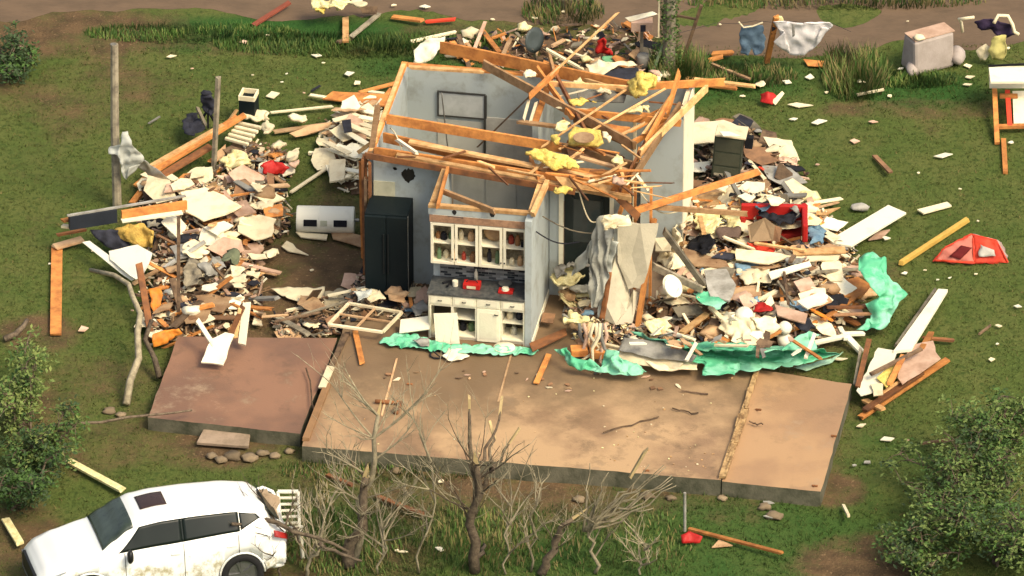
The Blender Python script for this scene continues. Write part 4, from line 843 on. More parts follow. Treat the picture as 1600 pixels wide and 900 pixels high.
cloth('dark_jacket', 'dark crumpled jacket left of the orange bundle', 'jacket', blob(300, 196, 16, 14, 9, .3, .3), .12, dark)
t = thing('speaker_cabinet', P(389, 178, .15), 'black box with pale open frame on top, far left', 'box')
c = P(389, 176, .2); M_ = Matrix.Rotation(radians(-12), 3, 'Z')
MB().box(c+Vector((0, 0, .16)), (.30, .34, .34), M_).build('body', black, t, bev=.01)
for dx, dy, sx, sy in ((-.14, 0, .03, .34), (.14, 0, .03, .34), (0, .155, .25, .03), (0, -.155, .25, .03)): MB().box(c+M_@Vector((dx, dy, .375)), (sx, sy, .09), M_).build('rim', cream, t)
t = thing('slatted_panel', P(378, 208, .1), 'white panel of thick slats lying beside the orange bundle', 'slatted panel')
a0, a1, b0, b1 = P(372, 192, .4), P(352, 216, .25), P(408, 200, .4), P(388, 226, .25)
for k in range(5): MB().bar(a0.lerp(a1, k/4), b0.lerp(b1, k/4), .07, .06).build('slat', cream, t, bev=.015)
MB().bar(a0+Vector((.08, 0, -.06)), a1+Vector((.08, 0, -.06)), .04, .06).build('rail', greyb, t); MB().bar(b0-Vector((.08, 0, .06)), b1-Vector((.08, 0, .06)), .04, .06).build('rail', greyb, t)
for i, (x, y, rx, ry, m, lab) in enumerate([(372, 252, 24, 12, insulp, 'large cream foam piece above the left heap'), (400, 182, 24, 10, cream, 'cream cushion stuffing below the black box'), (416, 201, 10, 8, cream, 'small cream pillow right of the slatted panel'), (437, 228, 10, 7, cream, 'crumpled white rag right of the slatted panel'), (466, 186, 13, 7, cream, 'pale rag on grass right of the black box'), (458, 246, 10, 8, cream, 'white rag touching the red cloth'), (460, 258, 9, 6, pink, 'pink rag just right of the red cloth')]):
    cloth('foam_piece' if 'foam' in lab else 'rag', lab, 'foam' if 'foam' in lab else 'rag', blob(x, y, rx, ry, 10, .25, .2), .10, m, th=.05)
cloth('red_cloth', 'bright red bundled cloth on the far left heap', 'cloth', [(404, 258, .3), (420, 252, .34), (440, 254, .32), (450, 262, .25), (442, 272, .15), (415, 271, .15)], .08, red, th=.06)
for i, (x1, y1, x2, y2, w, m, lab) in enumerate([(422, 176, 520, 166, .06, cream, 'long thin white strip lying behind the far left heap'), (428, 206, 512, 194, .12, tan, 'tan plank with flat top right of the slatted panel'), (455, 300, 512, 262, .07, cream, 'white batten slanting towards the left house wall'), (430, 254, 466, 232, .05, cream, 'short white batten beside the red cloth'), (560, 145, 625, 128, .10, pine, 'orange timber touching the left rear house corner'), (577, 143, 600, 146, .08, cream, 'small white stick on the orange plywood'), (596, 158, 612, 138, .08, pine, 'short orange timber on the orange plywood'), (483, 148, 508, 152, .08, cream, 'short white stick left of the orange plywood'), (487, 142, 500, 134, .04, dark, 'small dark stick left of the orange plywood'), (232, 193, 250, 182, .03, greyb, 'thin grey stick alone on the left lawn')]):
    board('batten', lab, 'batten', x1, y1, .08, x2, y2, .1, w, .03, m)
panel('plywood_sheet', 'orange plywood sheet lying behind the left house wall', 'plywood', [(504, 154, .1), (520, 142, .12), (612, 148, .12), (612, 168, .1), (560, 160, .1)], .03, pine, .02)
panel('plywood_sheet', 'tan bent sheet between the far left heap and the house', 'plywood', [(452, 208, .15), (485, 195, .2), (520, 190, .2), (512, 200, .15), (490, 208, .1), (462, 214, .1)], .02, tan, .02)
t = thing('floor_squeegee', P(500, 240, .02), 'pale T-shaped broom lying between heap and house', 'broom')
MB().bar(P(500, 238, .04), P(499, 212, .06), .035, .03).build('handle', cream, t); MB().bar(P(482, 239, .04), P(507, 241, .04), .07, .05).build('head', cream, t); MB().prism([P(502, 208, .1), P(512, 203, .1), P(523, 203, .1), P(515, 211, .08)], .02).build('blade', tan, t)
for i, (x1, y1, x2, y2) in enumerate([(520, 178, 585, 200), (535, 190, 590, 215), (515, 232, 560, 250), (525, 226, 572, 245), (540, 205, 585, 232), (548, 180, 592, 188), (565, 240, 595, 215), (510, 222, 545, 240), (528, 262, 570, 270), (555, 170, 590, 178), (530, 205, 595, 200), (522, 188, 560, 178)]):
    tag(MB().bar(hp(x1, y1, R.uniform(.15, .35)), hp(x2, y2, R.uniform(.15, .4)), .13, .02, chip=.04).build('siding_strip', R.choice([white, cream, white, cream])), 'white siding strip fanned against the left house wall', 'siding', 'siding strips against the left wall')
hpanel('white_board', 'upright white board leaning left of the house corner', 'board', [(514, 250), (540, 248), (538, 280), (515, 284)], .03, cream, .3)
hpanel('black_bin', 'black plastic scrap among the white siding strips', 'plastic', [(534, 188), (548, 186), (550, 204), (538, 206)], .03, dark, .4)
# water heater
t = thing('water_heater', P(508, 360, 0), 'white cylindrical water heater lying on its side left of the refrigerator', 'water heater')
A_ = P(464, 342, .26); B_ = P(554, 344, .26); ax = (B_-A_).normalized(); ln = (B_-A_).length
MB().lathe(A_, [(0, 0), (.235, 0), (.245, .02), (.245, .40), (.248, .405), (.248, .425), (.245, .43), (.245, ln-.02), (.235, ln), (0, ln)], 32, axis=ax).build('tank', plast, t, smooth=False).data.polygons.foreach_set('use_smooth', [False]*32+[False]*(32*8))
nv = Vector((0, -cos(radians(13)), sin(radians(13)))); 
for fx in (.14, .66): MB().box(A_+ax*(ln*fx+.1)+nv*.245, (.24, .03, .12), ax.to_track_quat('X', 'Z').to_matrix()@Matrix.Rotation(radians(-13), 3, 'X')).build('access_panel', dark, t, bev=.004)
MB().box(A_+ax*(ln*.47)+nv*.246, (.12, .012, .10), ax.to_track_quat('X', 'Z').to_matrix()@Matrix.Rotation(radians(-13), 3, 'X')).build('faded_sticker', mat('faded_sticker', (.6, .6, .42), .7), t)
MB().lathe(B_, [(0, 0), (.03, 0), (.03, .08), (0, .08)], 10, axis=ax).build('pipe_stub', metal, t)
panel('brown_board', 'brown flat board lying under right end of water heater', 'board', [(515, 356, .1), (565, 368, .1), (565, 385, .08), (520, 372, .08)], .03, tan, .01)
panel('brown_board', 'pale board lying under the left end of the water heater', 'board', [(462, 362, .1), (512, 366, .08), (510, 374, .06), (470, 370, .06)], .03, cream, .01)
# big pale sheets on the left heap
for pts, m, lab, ex in [([(282, 300), (320, 292), (350, 305), (378, 322), (352, 335), (318, 345), (290, 330)], cream, 'largest cream drywall sheet on top of the left heap', .3), ([(375, 345), (405, 335), (432, 342), (425, 368), (398, 375), (372, 362)], cream, 'cream drywall sheet left of the water heater', .25), ([(390, 302), (425, 298), (446, 310), (418, 320)], cream, 'pale drywall piece at the rear edge of the left heap', .2), ([(412, 322), (440, 318), (442, 336), (416, 340)], pine, 'orange-pink panel beside the water heater', .2), ([(318, 355), (350, 345), (365, 352), (340, 368)], white, 'white panel in the middle of left heap', .25), ([(350, 318), (385, 312), (400, 330), (372, 338)], pink, 'pinkish drywall piece near the rear of the left heap', .25), ([(440, 385), (448, 376), (482, 398), (450, 392)], cream, 'pointed cream splinter sheet on the grass right of left heap', .05),
     ([(305, 462), (330, 458), (372, 468), (348, 488), (318, 480)], tan, 'brown star-shaped board at the front of the left heap', .12), ([(285, 485), (310, 478), (330, 480), (322, 502), (290, 505)], tan, 'tan board at front left of left heap', .12), ([(388, 410), (438, 424), (432, 430), (392, 420)], tan, 'tan plank piece on mud right of the left heap', .06), ([(395, 482), (412, 484), (410, 508), (394, 506)], cream, 'small square cream tile standing by the white boards', .1), ([(428, 518), (448, 512), (472, 516), (470, 530), (440, 534)], tan, 'orange-brown flat stone-like slab by the carport slab', .06), ([(265, 385), (295, 380), (300, 400), (275, 405)], greyb, 'grey panel on the left heap behind the thin post', .2), ([(375, 385), (402, 378), (408, 398), (380, 402)], pink, 'pale pink panel near right edge of left heap', .1)]:
    hpanel('drywall_sheet', lab, 'drywall', pts, .02, m, ex, .03)
cloth('drywall_sheet', 'cream paper-faced sheet flat on the mud before the refrigerator', 'drywall', [(423, 452), (450, 450), (508, 450), (505, 466), (470, 473), (448, 466)], .03, cream, z=.06)
cloth('grey_wrap', 'grey crumpled sheet on the mud in front of the house corner', 'wrap', [(508, 455), (535, 452), (552, 465), (530, 485), (505, 482)], .06, mat('khaki_wrap', (.4, .34, .22), .9), z=.1)
# roof edge piece reaching left
t = thing('roof_edge', P(200, 350, .3), 'long roof edge piece with black left end reaching out from the left heap', 'roof edge')
MB().bar(P(108, 348, .75), P(182, 336, .75), .10, .26).build('black_flashing', mat('flashing_black', (.02, .025, .035), .5), t); MB().bar(P(190, 336, .76), P(292, 320, .76), .06, .17).build('plank', pine, t); MB().bar(P(105, 337, .9), P(290, 306, .9), .05, .03).build('top_strip', greyb, t); MB().bar(P(190, 345, .68), P(285, 332, .68), .12, .03).build('white_strip', white, t)
cloth('black_liner', 'black liner hanging under the roof edge piece', 'liner', [(140, 360, .5), (190, 358, .5), (205, 385, .2), (185, 396, .1), (155, 378, .3)], .05, dark)
cloth('insulation_batt', 'golden insulation lump under the roof edge piece', 'insulation', [(172, 362, .4), (195, 350, .6), (225, 350, .6), (240, 365, .5), (236, 388, .2), (205, 382, .3)], .10, mat('gold_insulation', (.62, .42, .10), 1, scale=8, col2=(.4, .25, .06), bump=.8), th=.05)
panel('metal_trim', 'long white metal trim slanting down left of the left heap', 'metal trim', [(128, 378, .35), (140, 376, .38), (215, 432, .35), (205, 438, .3), (190, 428, .3)], .02, plast)
panel('white_sheet', 'broad white panel under the golden insulation', 'panel', [(170, 392, .4), (215, 382, .5), (238, 395, .5), (225, 425, .45), (212, 436, .4), (172, 405, .38)], .02, plast, .02)
for x1, y1, x2, y2, w, m, lab, z in [(89, 385, 87, 523, .20, pine, 'long orange plank lying alone on the left lawn', .05), (85, 386, 128, 374, .18, tan, 'short tan board at the top of the lone orange plank', .12), (90, 367, 133, 359, .06, pined, 'thin red-brown batten above lone orange plank', .3), (97, 345, 112, 342, .1, pine, 'tiny orange block at the tip of the roof edge piece', .75), (98, 353, 114, 355, .09, cream, 'tiny cream block at the tip of the roof edge piece', .6)]:
    board('plank', lab, 'plank', x1, y1, z, x2, y2, z, w, .045, m)
t = board('thin_post', 'thin dark post standing in the left heap', 'post', 279, 340, 1.75, 279, 505, .05, .06, .06, rot)
board('thin_post', 'red-brown leaning post at left edge of the left heap', 'post', 217, 412, .9, 237, 530, .02, .12, .06, pined)
for a, b, m, lab in (((240, 460, .4), (246, 490, .15), orange, 'orange plastic piece at the left edge of the heap'), ):
    cloth('orange_plastic', lab, 'plastic', [(232, 452, .45), (250, 450, .45), (252, 480, .2), (240, 490, .15)], .06, orange)
cloth('orange_plastic', 'crumpled orange plastic tub by the carport slab corner', 'plastic', [(236, 525, .3), (255, 515, .35), (280, 512, .35), (282, 520, .25), (265, 534, .15), (242, 542, .1)], .07, orange)
hcloth('white_plastic', 'white crumpled plastic in the left heap beside the thin post', 'plastic', blob(305, 395, 18, 14, 9), .1, cream)
for i, (x, y, rx, ry, m, lab) in enumerate([(330, 420, 16, 14, greyb, 'grey tangled cloth in middle of the left heap'), (300, 425, 14, 20, greyw, 'khaki bundled cloth behind the thin post'), (360, 405, 13, 10, mat('olive_cloth', (.15, .17, .1), .9), 'olive cloth in the left heap'), (372, 425, 12, 8, cream, 'pale rag right of the olive cloth'), (425, 400, 12, 6, cream, 'pale rag at the right tip of the left heap')]): hcloth('cloth_bundle', lab, 'cloth', blob(x, y, rx, ry, 10), .12, m)
# pieces on the carport slab
panel('broken_door', 'broken white door panel on the back of the carport slab', 'door', [(314, 566, .4), (330, 530, .62), (352, 519, .7), (366, 522, .7), (348, 570, .4)], .04, white, .02)
for x1, y1, z1, x2, y2, z2, w, m, lab in [(308, 500, .8, 334, 540, .55, .09, white, 'white batten leaning on the broken white door'), (386, 472, 1.0, 378, 538, .38, .14, white, 'white trim board propped at the carport slab edge'), (380, 478, .95, 340, 568, .38, .09, pined, 'brown timber edge beside the broken white door'), (375, 482, .95, 368, 530, .5, .06, pinel, 'light timber behind the propped white trim board')]:
    board('trim_board', lab, 'trim board', x1, y1, z1, x2, y2, z2, w, .04, m)
# window sash lying by the slab
t = thing('window_sash', P(575, 498, .5), 'pale wooden window sash lying flat in front of the refrigerator', 'window')
q = [P(545, 474, .62), P(628, 488, .62), P(598, 519, .5), P(513, 507, .5)]
for a, b in zip(q, q[1:]+q[:1]): MB().bar(a, b, .05, .04).build('rail', cream, t)
MB().bar(q[0].lerp(q[1], .5), q[3].lerp(q[2], .5), .035, .03).build('muntin', tan, t); MB().bar(q[0].lerp(q[3], .5), q[1].lerp(q[2], .5), .03, .03).build('muntin', tan, t)
for pts, m, lab in [([(600, 455), (618, 448), (640, 460), (628, 475), (608, 472)], tan, 'brown cardboard piece at the refrigerator foot'), ([(565, 455), (590, 452), (600, 465), (580, 476)], cream, 'pale cloth at the refrigerator foot'), ([(640, 480), (660, 470), (668, 485), (650, 500)], greyb, 'grey scrap left of base cabinet')]: cloth('cardboard' if 'card' in lab else 'rag', lab, 'cardboard' if 'card' in lab else 'rag', [(a, b, .6) for a, b in pts], .08, m)
cloth('plastic_bag', 'grey-white plastic bag left of the window sash', 'bag', blob(568, 462, 14, 9, 9, .25, .65), .08, mat('pale_grey_wrap', (.5, .52, .46), .6))
for x1, y1, x2, y2, m, lab in [(555, 518, 566, 568, pine, 'reddish plank hanging forward over the big slab'), (858, 553, 838, 598, pine, 'brown plank lying on the big slab below the tarp'), (410, 495, 450, 492, tan, 'tan stick on the mud by the window sash'), (590, 438, 650, 470, greyw, 'grey stick at refrigerator foot'), (470, 492, 545, 470, greyw, 'long grey stick on mud behind the window sash'), (430, 502, 500, 488, rot, 'dark stick on the mud left of the window sash')]:
    board('loose_plank', lab, 'plank', x1, y1, FL+.05, x2, y2, FL+.05, .1 if 'plank' in lab else .05, .03, m)
# things at the cabinet foot
cloth('white_cloth', 'white cloth lying on slab in front of the base cabinet', 'cloth', [(692, 556), (700, 546), (722, 545), (734, 556), (722, 564), (700, 563)], .05, white, z=FL+.06)
tag(MB().tube([P(683+11*cos(a), 554+6*sin(a), FL+.03) for a in [2*pi*k/12 for k in range(13)]], .015).tube([P(676, 548, FL+.1), P(690, 560, FL+.02)], .012).build('hose_loop', dark), 'black hose loop on slab by the white cloth', 'hose')
cloth('grey_rag', 'grey rag on the green tarp left of the hose loop', 'rag', blob(660, 536, 12, 8, 8, .25, FL+.1), .06, greyb)
tag(MB().lathe(P(788, 545, FL+.05), [(0, 0), (.08, 0), (.19, .03), (.19, .035), (.08, .012), (0, .012)], 24).build('plate', white, smooth=True), 'white plate on the tarp below the right cabinet bay', 'plate')
# ---------------------------------------------------------------- RIGHT SIDE, named pieces
t = thing('dresser', P(1137, 290, 0), 'dark dresser standing tilted in the heap right of the house', 'dresser')
M_ = Matrix.Rotation(radians(-8), 3, 'Z')@Matrix.Rotation(radians(4), 3, 'Y'); c = P(1137, 282, 0)+Vector((0, 0, .55))
MB().box(c, (.52, .42, .92), M_).build('body', darkg, t, bev=.01); MB().box(c+M_@Vector((.03, 0, .475)), (.56, .46, .025), M_).build('top', cream, t)
for k in range(3): MB().box(c+M_@Vector((0, -.215, -.29+k*.29)), (.46, .012, .25), M_).build('drawer', mat('dresser_front', (.065, .07, .045), .7), t)
MB().box(c+M_@Vector((.36, .02, .30)), (.14, .14, .22), M_).build('side_shelf', dark, t)
for pts, m, lab, z in [([(1078, 192), (1130, 187), (1165, 200), (1162, 210), (1120, 222), (1078, 225)], cream, 'large cream sheet behind the dark dresser', .5), ([(1124, 205), (1140, 205), (1158, 212), (1130, 212)], white, 'white book-like slab behind the dresser top', 1.15), ([(1168, 200), (1185, 199), (1187, 205), (1170, 205)], cream, 'small pale tile right of the large cream sheet', .03)]:
    panel('wall_sheet', lab, 'sheet', pts, .02, m, .02, zd=z)
for pts, m, lab in [([(1160, 228), (1195, 230), (1218, 250), (1190, 258), (1165, 245)], brown, 'brown wet sheet right of the dresser'), ([(1190, 258), (1235, 262), (1262, 285), (1225, 290), (1200, 278)], greyb, 'grey-brown sheet at the right tip of the dresser heap'), ([(1070, 300), (1100, 290), (1130, 285), (1160, 300), (1130, 318), (1080, 318)], tan, 'tan cardboard below the slanting orange beam'), ([(1085, 310), (1110, 300), (1150, 300), (1160, 320), (1140, 328), (1090, 322)], pinel, 'bright orange cardboard under the slanting beam')]: hpanel('cardboard_sheet', lab, 'cardboard', pts, .012, m, .15, .02)
for x1, y1, x2, y2, w, m, lab in [(1172, 245, 1250, 290, .06, rot, 'dark thin lumber over the brown wet sheet'), (1185, 260, 1230, 290, .05, redc, 'reddish stick at the dresser heap'), (1170, 250, 1195, 280, .07, cream, 'white stick across the dresser heap'), (1200, 300, 1262, 278, .05, cream, 'pale curved strip at dresser heap front'), (1225, 270, 1265, 280, .04, pink, 'pinkish strip at dresser heap tip'), (1160, 285, 1190, 300, .07, white, 'white slat in front of the dresser'), (1265, 318, 1315, 310, .1, cream, 'pale lath right of the red couch'), (1270, 326, 1310, 316, .06, tan, 'tan lath right of the red couch')]: hboard('lath', lab, 'lath', x1, y1, x2, y2, w, .025, m)
# red couch with clothes
t = thing('red_couch', P(1210, 365, .4), 'red couch half buried under dark clothes in the right heap', 'couch')
MB().bar(P(1158, 330, .9), P(1262, 332, .9), .10, .30).build('backrest', red, t, bev=.02); MB().bar(P(1256, 330, .85), P(1258, 366, .85), .10, .36).build('arm', red, t, bev=.03); MB().bar(P(1165, 335, .75), P(1160, 350, .7), .10, .3).build('arm', red, t, bev=.03)
MB().prism([P(1165, 340, .62), P(1252, 342, .62), P(1252, 368, .62), P(1165, 366, .62)], .2).build('seat', mat('red_dark', (.3, .015, .01), .7), t)
C2 = [([(1180, 322), (1205, 314), (1235, 320), (1250, 335), (1245, 350), (1215, 352), (1185, 340)], dark, 'dark navy clothes heaped on the red couch', .9), ([(1178, 325), (1195, 318), (1205, 326), (1190, 335)], bluec, 'blue-grey shirt at the left of the navy clothes', 1.0), ([(1228, 320), (1240, 322), (1250, 338), (1244, 342)], greyb, 'pale striped cloth over the right of the navy clothes', 1.0), ([(1192, 315), (1200, 311), (1222, 313), (1218, 320), (1200, 320)], cream, 'cream cloth on the couch backrest', 1.15)]
for pts, m, lab, z in C2: cloth('clothes', lab, 'clothes', [(a, b, z) for a, b in pts], .12, m)
t = thing('cardboard_box', P(1190, 375, .7), 'brown cardboard flap in front of the red couch', 'cardboard box')
MB().prism([P(1168, 352, .85), P(1195, 340, 1.05), P(1211, 352, .95), P(1208, 376, .7), P(1172, 378, .7)], .02, up=Vector((0, -1, .5))).build('flap', mat('kraft', (.3, .21, .12), .9), t); MB().prism([P(1208, 376, .7), P(1211, 352, .95), P(1222, 356, .9), P(1218, 378, .7)], .02, up=Vector((1, -1, .2))).build('side', brown, t)
RC = [([(1085, 335), (1120, 330), (1130, 350), (1110, 368), (1090, 360)], insulp, 'pale yellow crumpled insulation below the orange beams'), ([(1130, 340), (1158, 336), (1160, 355), (1140, 362)], insulp, 'cream insulation scrap left of the cardboard flap'), ([(1060, 325), (1082, 328), (1085, 345), (1065, 360)], cream, 'cream sheet at the right edge of the pale siding'), ([(1048, 358), (1062, 352), (1066, 395), (1052, 412), (1044, 400)], cream, 'upright cream strip right of the propped stud'),
      ([(1080, 372), (1110, 365), (1120, 385), (1100, 398), (1078, 392)], dark, 'dark striped clothing in upper left of the right heap'), ([(1115, 360), (1150, 355), (1158, 372), (1130, 380)], mat('brown_cloth', (.12, .08, .06), .9), 'brown clothing left of the cardboard flap'), ([(1170, 382), (1195, 378), (1210, 388), (1205, 398), (1180, 396)], redc, 'red and white cloth below the cardboard flap'), ([(1150, 415), (1175, 408), (1188, 418), (1182, 430), (1155, 432)], bluel, 'pale blue cloth in the middle of right heap'),
      ([(1260, 355), (1280, 352), (1292, 365), (1285, 382), (1265, 380)], bluel, 'blue bag at the right of the red couch'), ([(1262, 345), (1272, 338), (1282, 350), (1268, 358)], insul, 'yellow fluffy toy-sized scrap above the blue bag'), ([(1030, 395), (1060, 400), (1075, 415), (1050, 425), (1030, 412)], cream, 'fluffy cream stuffing behind the propped stud'), ([(1150, 425), (1200, 420), (1205, 440), (1165, 445)], cream, 'cream cloth just below the pale blue cloth'),
      ([(1172, 478), (1190, 472), (1208, 480), (1205, 490), (1180, 488)], red, 'bright red cloth in front middle of the right heap'), ([(1010, 505), (1030, 498), (1050, 510), (1040, 525), (1015, 522)], insulp, 'cream stuffing at the left front of right heap'), ([(1120, 500), (1150, 495), (1185, 500), (1200, 520), (1185, 540), (1150, 535), (1128, 520)], cream, 'large cream sheet at front middle of right heap'), ([(1128, 492), (1142, 486), (1152, 500), (1140, 512)], white, 'white rag left of the white round cap'), ([(1175, 500), (1210, 495), (1215, 515), (1195, 530)], cream, 'crumpled cream wrap beside the two white globes'),
      ([(1280, 470), (1305, 460), (1325, 470), (1310, 492), (1288, 490)], dark, 'black cloth under the tilted white book'), ([(1240, 500), (1262, 495), (1275, 510), (1255, 520)], dark, 'dark cloth right of the two white globes')]
for pts, m, lab in RC: hcloth('fabric_piece' if 'cloth' in lab else 'loose_stuffing', lab, 'cloth' if 'cloth' in lab else 'soft debris', pts, .10, m, ex=.22, th=.02)
RP = [([(1065, 385), (1135, 408), (1140, 418), (1085, 415), (1072, 400)], tan, 'long tan table top in the left of the right heap', .3), ([(1100, 422), (1135, 420), (1150, 445), (1140, 470), (1110, 462)], greyb, 'grey upright square panel in the middle left of the right heap', .3), ([(1200, 425), (1265, 408), (1268, 415), (1205, 436)], white, 'long white plank in the middle of the right heap', .35), ([(1238, 390), (1320, 385), (1322, 395), (1240, 398)], pinel, 'splintered orange board along the upper right edge', .3), ([(1240, 398), (1315, 392), (1310, 406), (1250, 408)], cream, 'cream torn board along the upper right edge', .25), ([(1150, 388), (1215, 395), (1240, 400), (1200, 412), (1150, 405)], cream, 'pale broad board right of the tan table top', .28),
      ([(1300, 440), (1340, 432), (1362, 445), (1345, 465), (1310, 462)], pine, 'orange-brown broken panel by upright green tarp', .25), ([(1245, 470), (1285, 455), (1302, 468), (1262, 482)], white, 'tilted white book-like board at right of the heap', .4), ([(1210, 475), (1262, 490), (1258, 505), (1215, 492)], pink, 'pinkish box lid behind the two white globes', .3), ([(1240, 440), (1265, 432), (1275, 450), (1250, 455)], pink, 'pale pink square board near the right of the heap', .3), ([(1100, 535), (1150, 520), (1152, 530), (1108, 546)], pine, 'orange timber block at the front edge behind the green tarp', .2), ([(1050, 480), (1090, 475), (1100, 490), (1060, 495)], greyw, 'grey boards at the left front of the right heap', .25), ([(1135, 450), (1185, 445), (1190, 460), (1140, 468)], tan, 'tan rough board below the grey square panel', .25), ([(1022, 372), (1045, 370), (1048, 392), (1024, 392)], cream, 'small pale panel right behind the propped stud', .5)]
for pts, m, lab, ex in RP: hpanel('broken_sheet', lab, 'panel', pts, .025, m, ex, .02)
for x1, y1, x2, y2, w, m, lab in [(1285, 500, 1350, 455, .09, pine, 'bright orange batten slanting over the right edge of heap'), (1270, 485, 1300, 500, .12, orange, 'orange painted stick under the tilted book'), (1290, 480, 1372, 480, .07, pined, 'dark red-brown rail behind upright tarp'), (1300, 492, 1368, 490, .06, brown, 'brown rail in front of the dark red-brown rail'), (1225, 425, 1232, 475, .05, rot, 'thin dark stake standing in right heap'), (1215, 440, 1240, 475, .04, greyw, 'thin grey stake standing in right heap'), (1065, 520, 1105, 490, .12, pinel, 'pale pine block at the left front of right heap'), (1080, 512, 1060, 478, .05, cream, 'cream stick at the left front of right heap'), (1110, 480, 1130, 500, .09, cream, 'cream slat left of the large cream sheet'), (1180, 380, 1260, 392, .06, pinel, 'light lath below the couch clothes'), (1275, 425, 1345, 420, .06, greyw, 'grey lath right of the white plank'), (1085, 305, 1100, 365, .08, pinel, 'light upright lath behind the orange beams'), (1130, 370, 1180, 390, .05, cream, 'cream lath over the brown clothing')]: hboard('debris_batten', lab, 'batten', x1, y1, x2, y2, w, .04, m, .3)
t = thing('globe_lamp', hp(1222, 545, .1), 'pair of joined white globes standing in the right heap', 'lamp')
g0 = hp(1226, 532, .2); MB().lump(g0, .135, .05, 1, 3).build('lower_globe', plast, t, smooth=True); MB().lump(g0+Vector((0, .02, .24)), .125, .05, 2, 3).build('upper_globe', plast, t, smooth=True); MB().lathe(g0-Vector((0, 0, .26)), [(0, 0), (.11, 0), (.11, .1), (.06, .14), (0, .14)], 16).build('base', mat('mint_plastic', (.45, .7, .5), .5), t)
t = thing('toilet_bowl', hp(1035, 452, .2), 'white round ceramic bowl behind propped stud', 'bowl'); b0 = hp(1036, 455, .25)
MB().lathe(b0, [(.05, 0), (.10, 0), (.10, .12), (.19, .26), (.20, .30), (.17, .30), (.09, .15), (0, .12)], 22, axis=(.6, -.5, .6)).build('bowl', plast, t, smooth=True); MB().lathe(b0+Vector((.14, -.1, .17)), [(.15, 0), (.2, 0), (.2, .02), (.15, .02), (.15, 0)], 22, axis=(.6, -.5, .6)).build('seat', white, t)
tag(MB().lathe(hp(1163, 492, .2), [(.16, 0), (.16, .03), (.12, .09), (0, .12)], 20, axis=(.1, -.3, 1)).build('round_cap', plast, smooth=True), 'white round cap on top of the large cream sheet', 'cap')
for pts, m, lab in [([(975, 528, .75), (1040, 536, .7), (1088, 556, .7), (1080, 566, .6), (1020, 560, .6), (965, 548, .62)], greyb, 'grey weathered siding panel above the slab edge'), ([(948, 538, .6), (1000, 548, .6), (1068, 568, .55), (1060, 578, .46), (990, 570, .46), (955, 556, .5)], cream, 'cream siding panel under the grey one at the slab edge'), ([(1000, 562, .52), (1090, 565, .5), (1090, 578, .46), (1030, 580, .46)], cream, 'pale foam strip lying on the slab edge')]:
    cloth('siding_sheet', lab, 'siding', pts, .03, m, fs=3, th=.02)
board('siding_edge', 'long white edge strip in front of the grey siding panel', 'siding', 944, 537, .65, 1042, 560, .6, .05, .03, cream)
for k, (x, y, m) in enumerate([(905, 545, pine), (935, 548, pine), (915, 535, brown)]): panel('brick_piece', 'reddish block on the floor before the torn strips', 'block', [(x-14, y-6, .56), (x+10, y-7, .56), (x+14, y+3, .56), (x-12, y+4, .56)], .12, m, group='reddish blocks before the doorway')
for k in range(34):
    x = R.uniform(985, 1275); y = 528+(8 if x > 1080 else 0)+R.uniform(-12, 14); m = R.choice([cream, tan, pink, greyb, pine, white, rot]); c = P(x, y, .86+R.uniform(0, .06)); M = rotm(.3)
    if R.random() < .6: mb = MB(); flake(mb, c, R.uniform(.08, .2), .015, M); tag(mb.build('board_scrap', m), 'broken board scrap lying on the wide green tarp', 'board scrap', 'board scraps on the green tarp')
    else: d = M@Vector((1, 0, 0)); l = R.uniform(.25, .7); tag(MB().bar(c-d*l/2, c+d*l/2, .06, .03, chip=.03).build('broken_lath', m), 'broken lath lying on the wide green tarp', 'lath', 'laths on the green tarp')
# ---------------------------------------------------------------- pieces on the right lawn
t = panel('white_door', 'long white door lying on the lawn at the right edge of the heap', 'door', [(1290, 378, .25), (1388, 320, .2), (1416, 332, .2), (1340, 378, .25), (1330, 384, .25)], .04, white)
panel('pale_board', 'short pale board beside the long white door', 'board', [(1357, 374, .05), (1372, 361, .05), (1391, 358, .05), (1378, 371, .05)], .03, pink)
panel('pale_board', 'pale rectangle board alone above the yellow beam', 'board', [(1433, 327, .05), (1480, 315, .05), (1487, 321, .05), (1443, 333, .05)], .03, cream)
board('yellow_beam', 'yellow-orange beam lying diagonally on the right lawn', 'beam', 1408, 411, .07, 1512, 343, .07, .085, .085, mat('yellow_pine', (.72, .46, .10), .7))
tag(MB().lump(P(1344, 324, .05), (.18, .1, .07), .3, 5).build('grey_shoe', greyb, smooth=True), 'grey shoe-like lump right of the red couch on the lawn', 'shoe')
# red tent
t = thing('play_tent', P(1515, 411, 0), 'collapsed red and grey play tent on the right lawn', 'tent')
ap = P(1519, 396, 0)+Vector((0, 0, .38)); L0, L1, R0, R1, MF = P(1458, 409, 0), P(1487, 390, 0), P(1575, 411, 0), P(1568, 388, 0), P(1522, 413, 0); BK = P(1530, 385, 0)
rf = P(1556, 402, 0)+Vector((0, 0, .33)); lf = P(1478, 404, 0)+Vector((0, 0, .24))
def tri(nm, pts, m, amp=.03): return sheetmesh(pts, amp*1.7, 4, .08, 3).build(nm, m, t, smooth=True, solid=.01)
tri('left_panel', [L0, MF, ap, lf], mat('tent_grey_red', (.55, .18, .13), .7)); tri('right_panel', [MF, R0, rf, ap], redc); tri('back_panel', [L0, lf, ap, BK, L1], redc); tri('roof_panel', [ap, rf, R0, R1, BK], mat('tent_grey', (.42, .30, .26), .7))
def onp(a, b, c, u, v): return a+(b-a)*u+(c-a)*v
nv = Vector((0, -.35, .25)).normalized()*.085
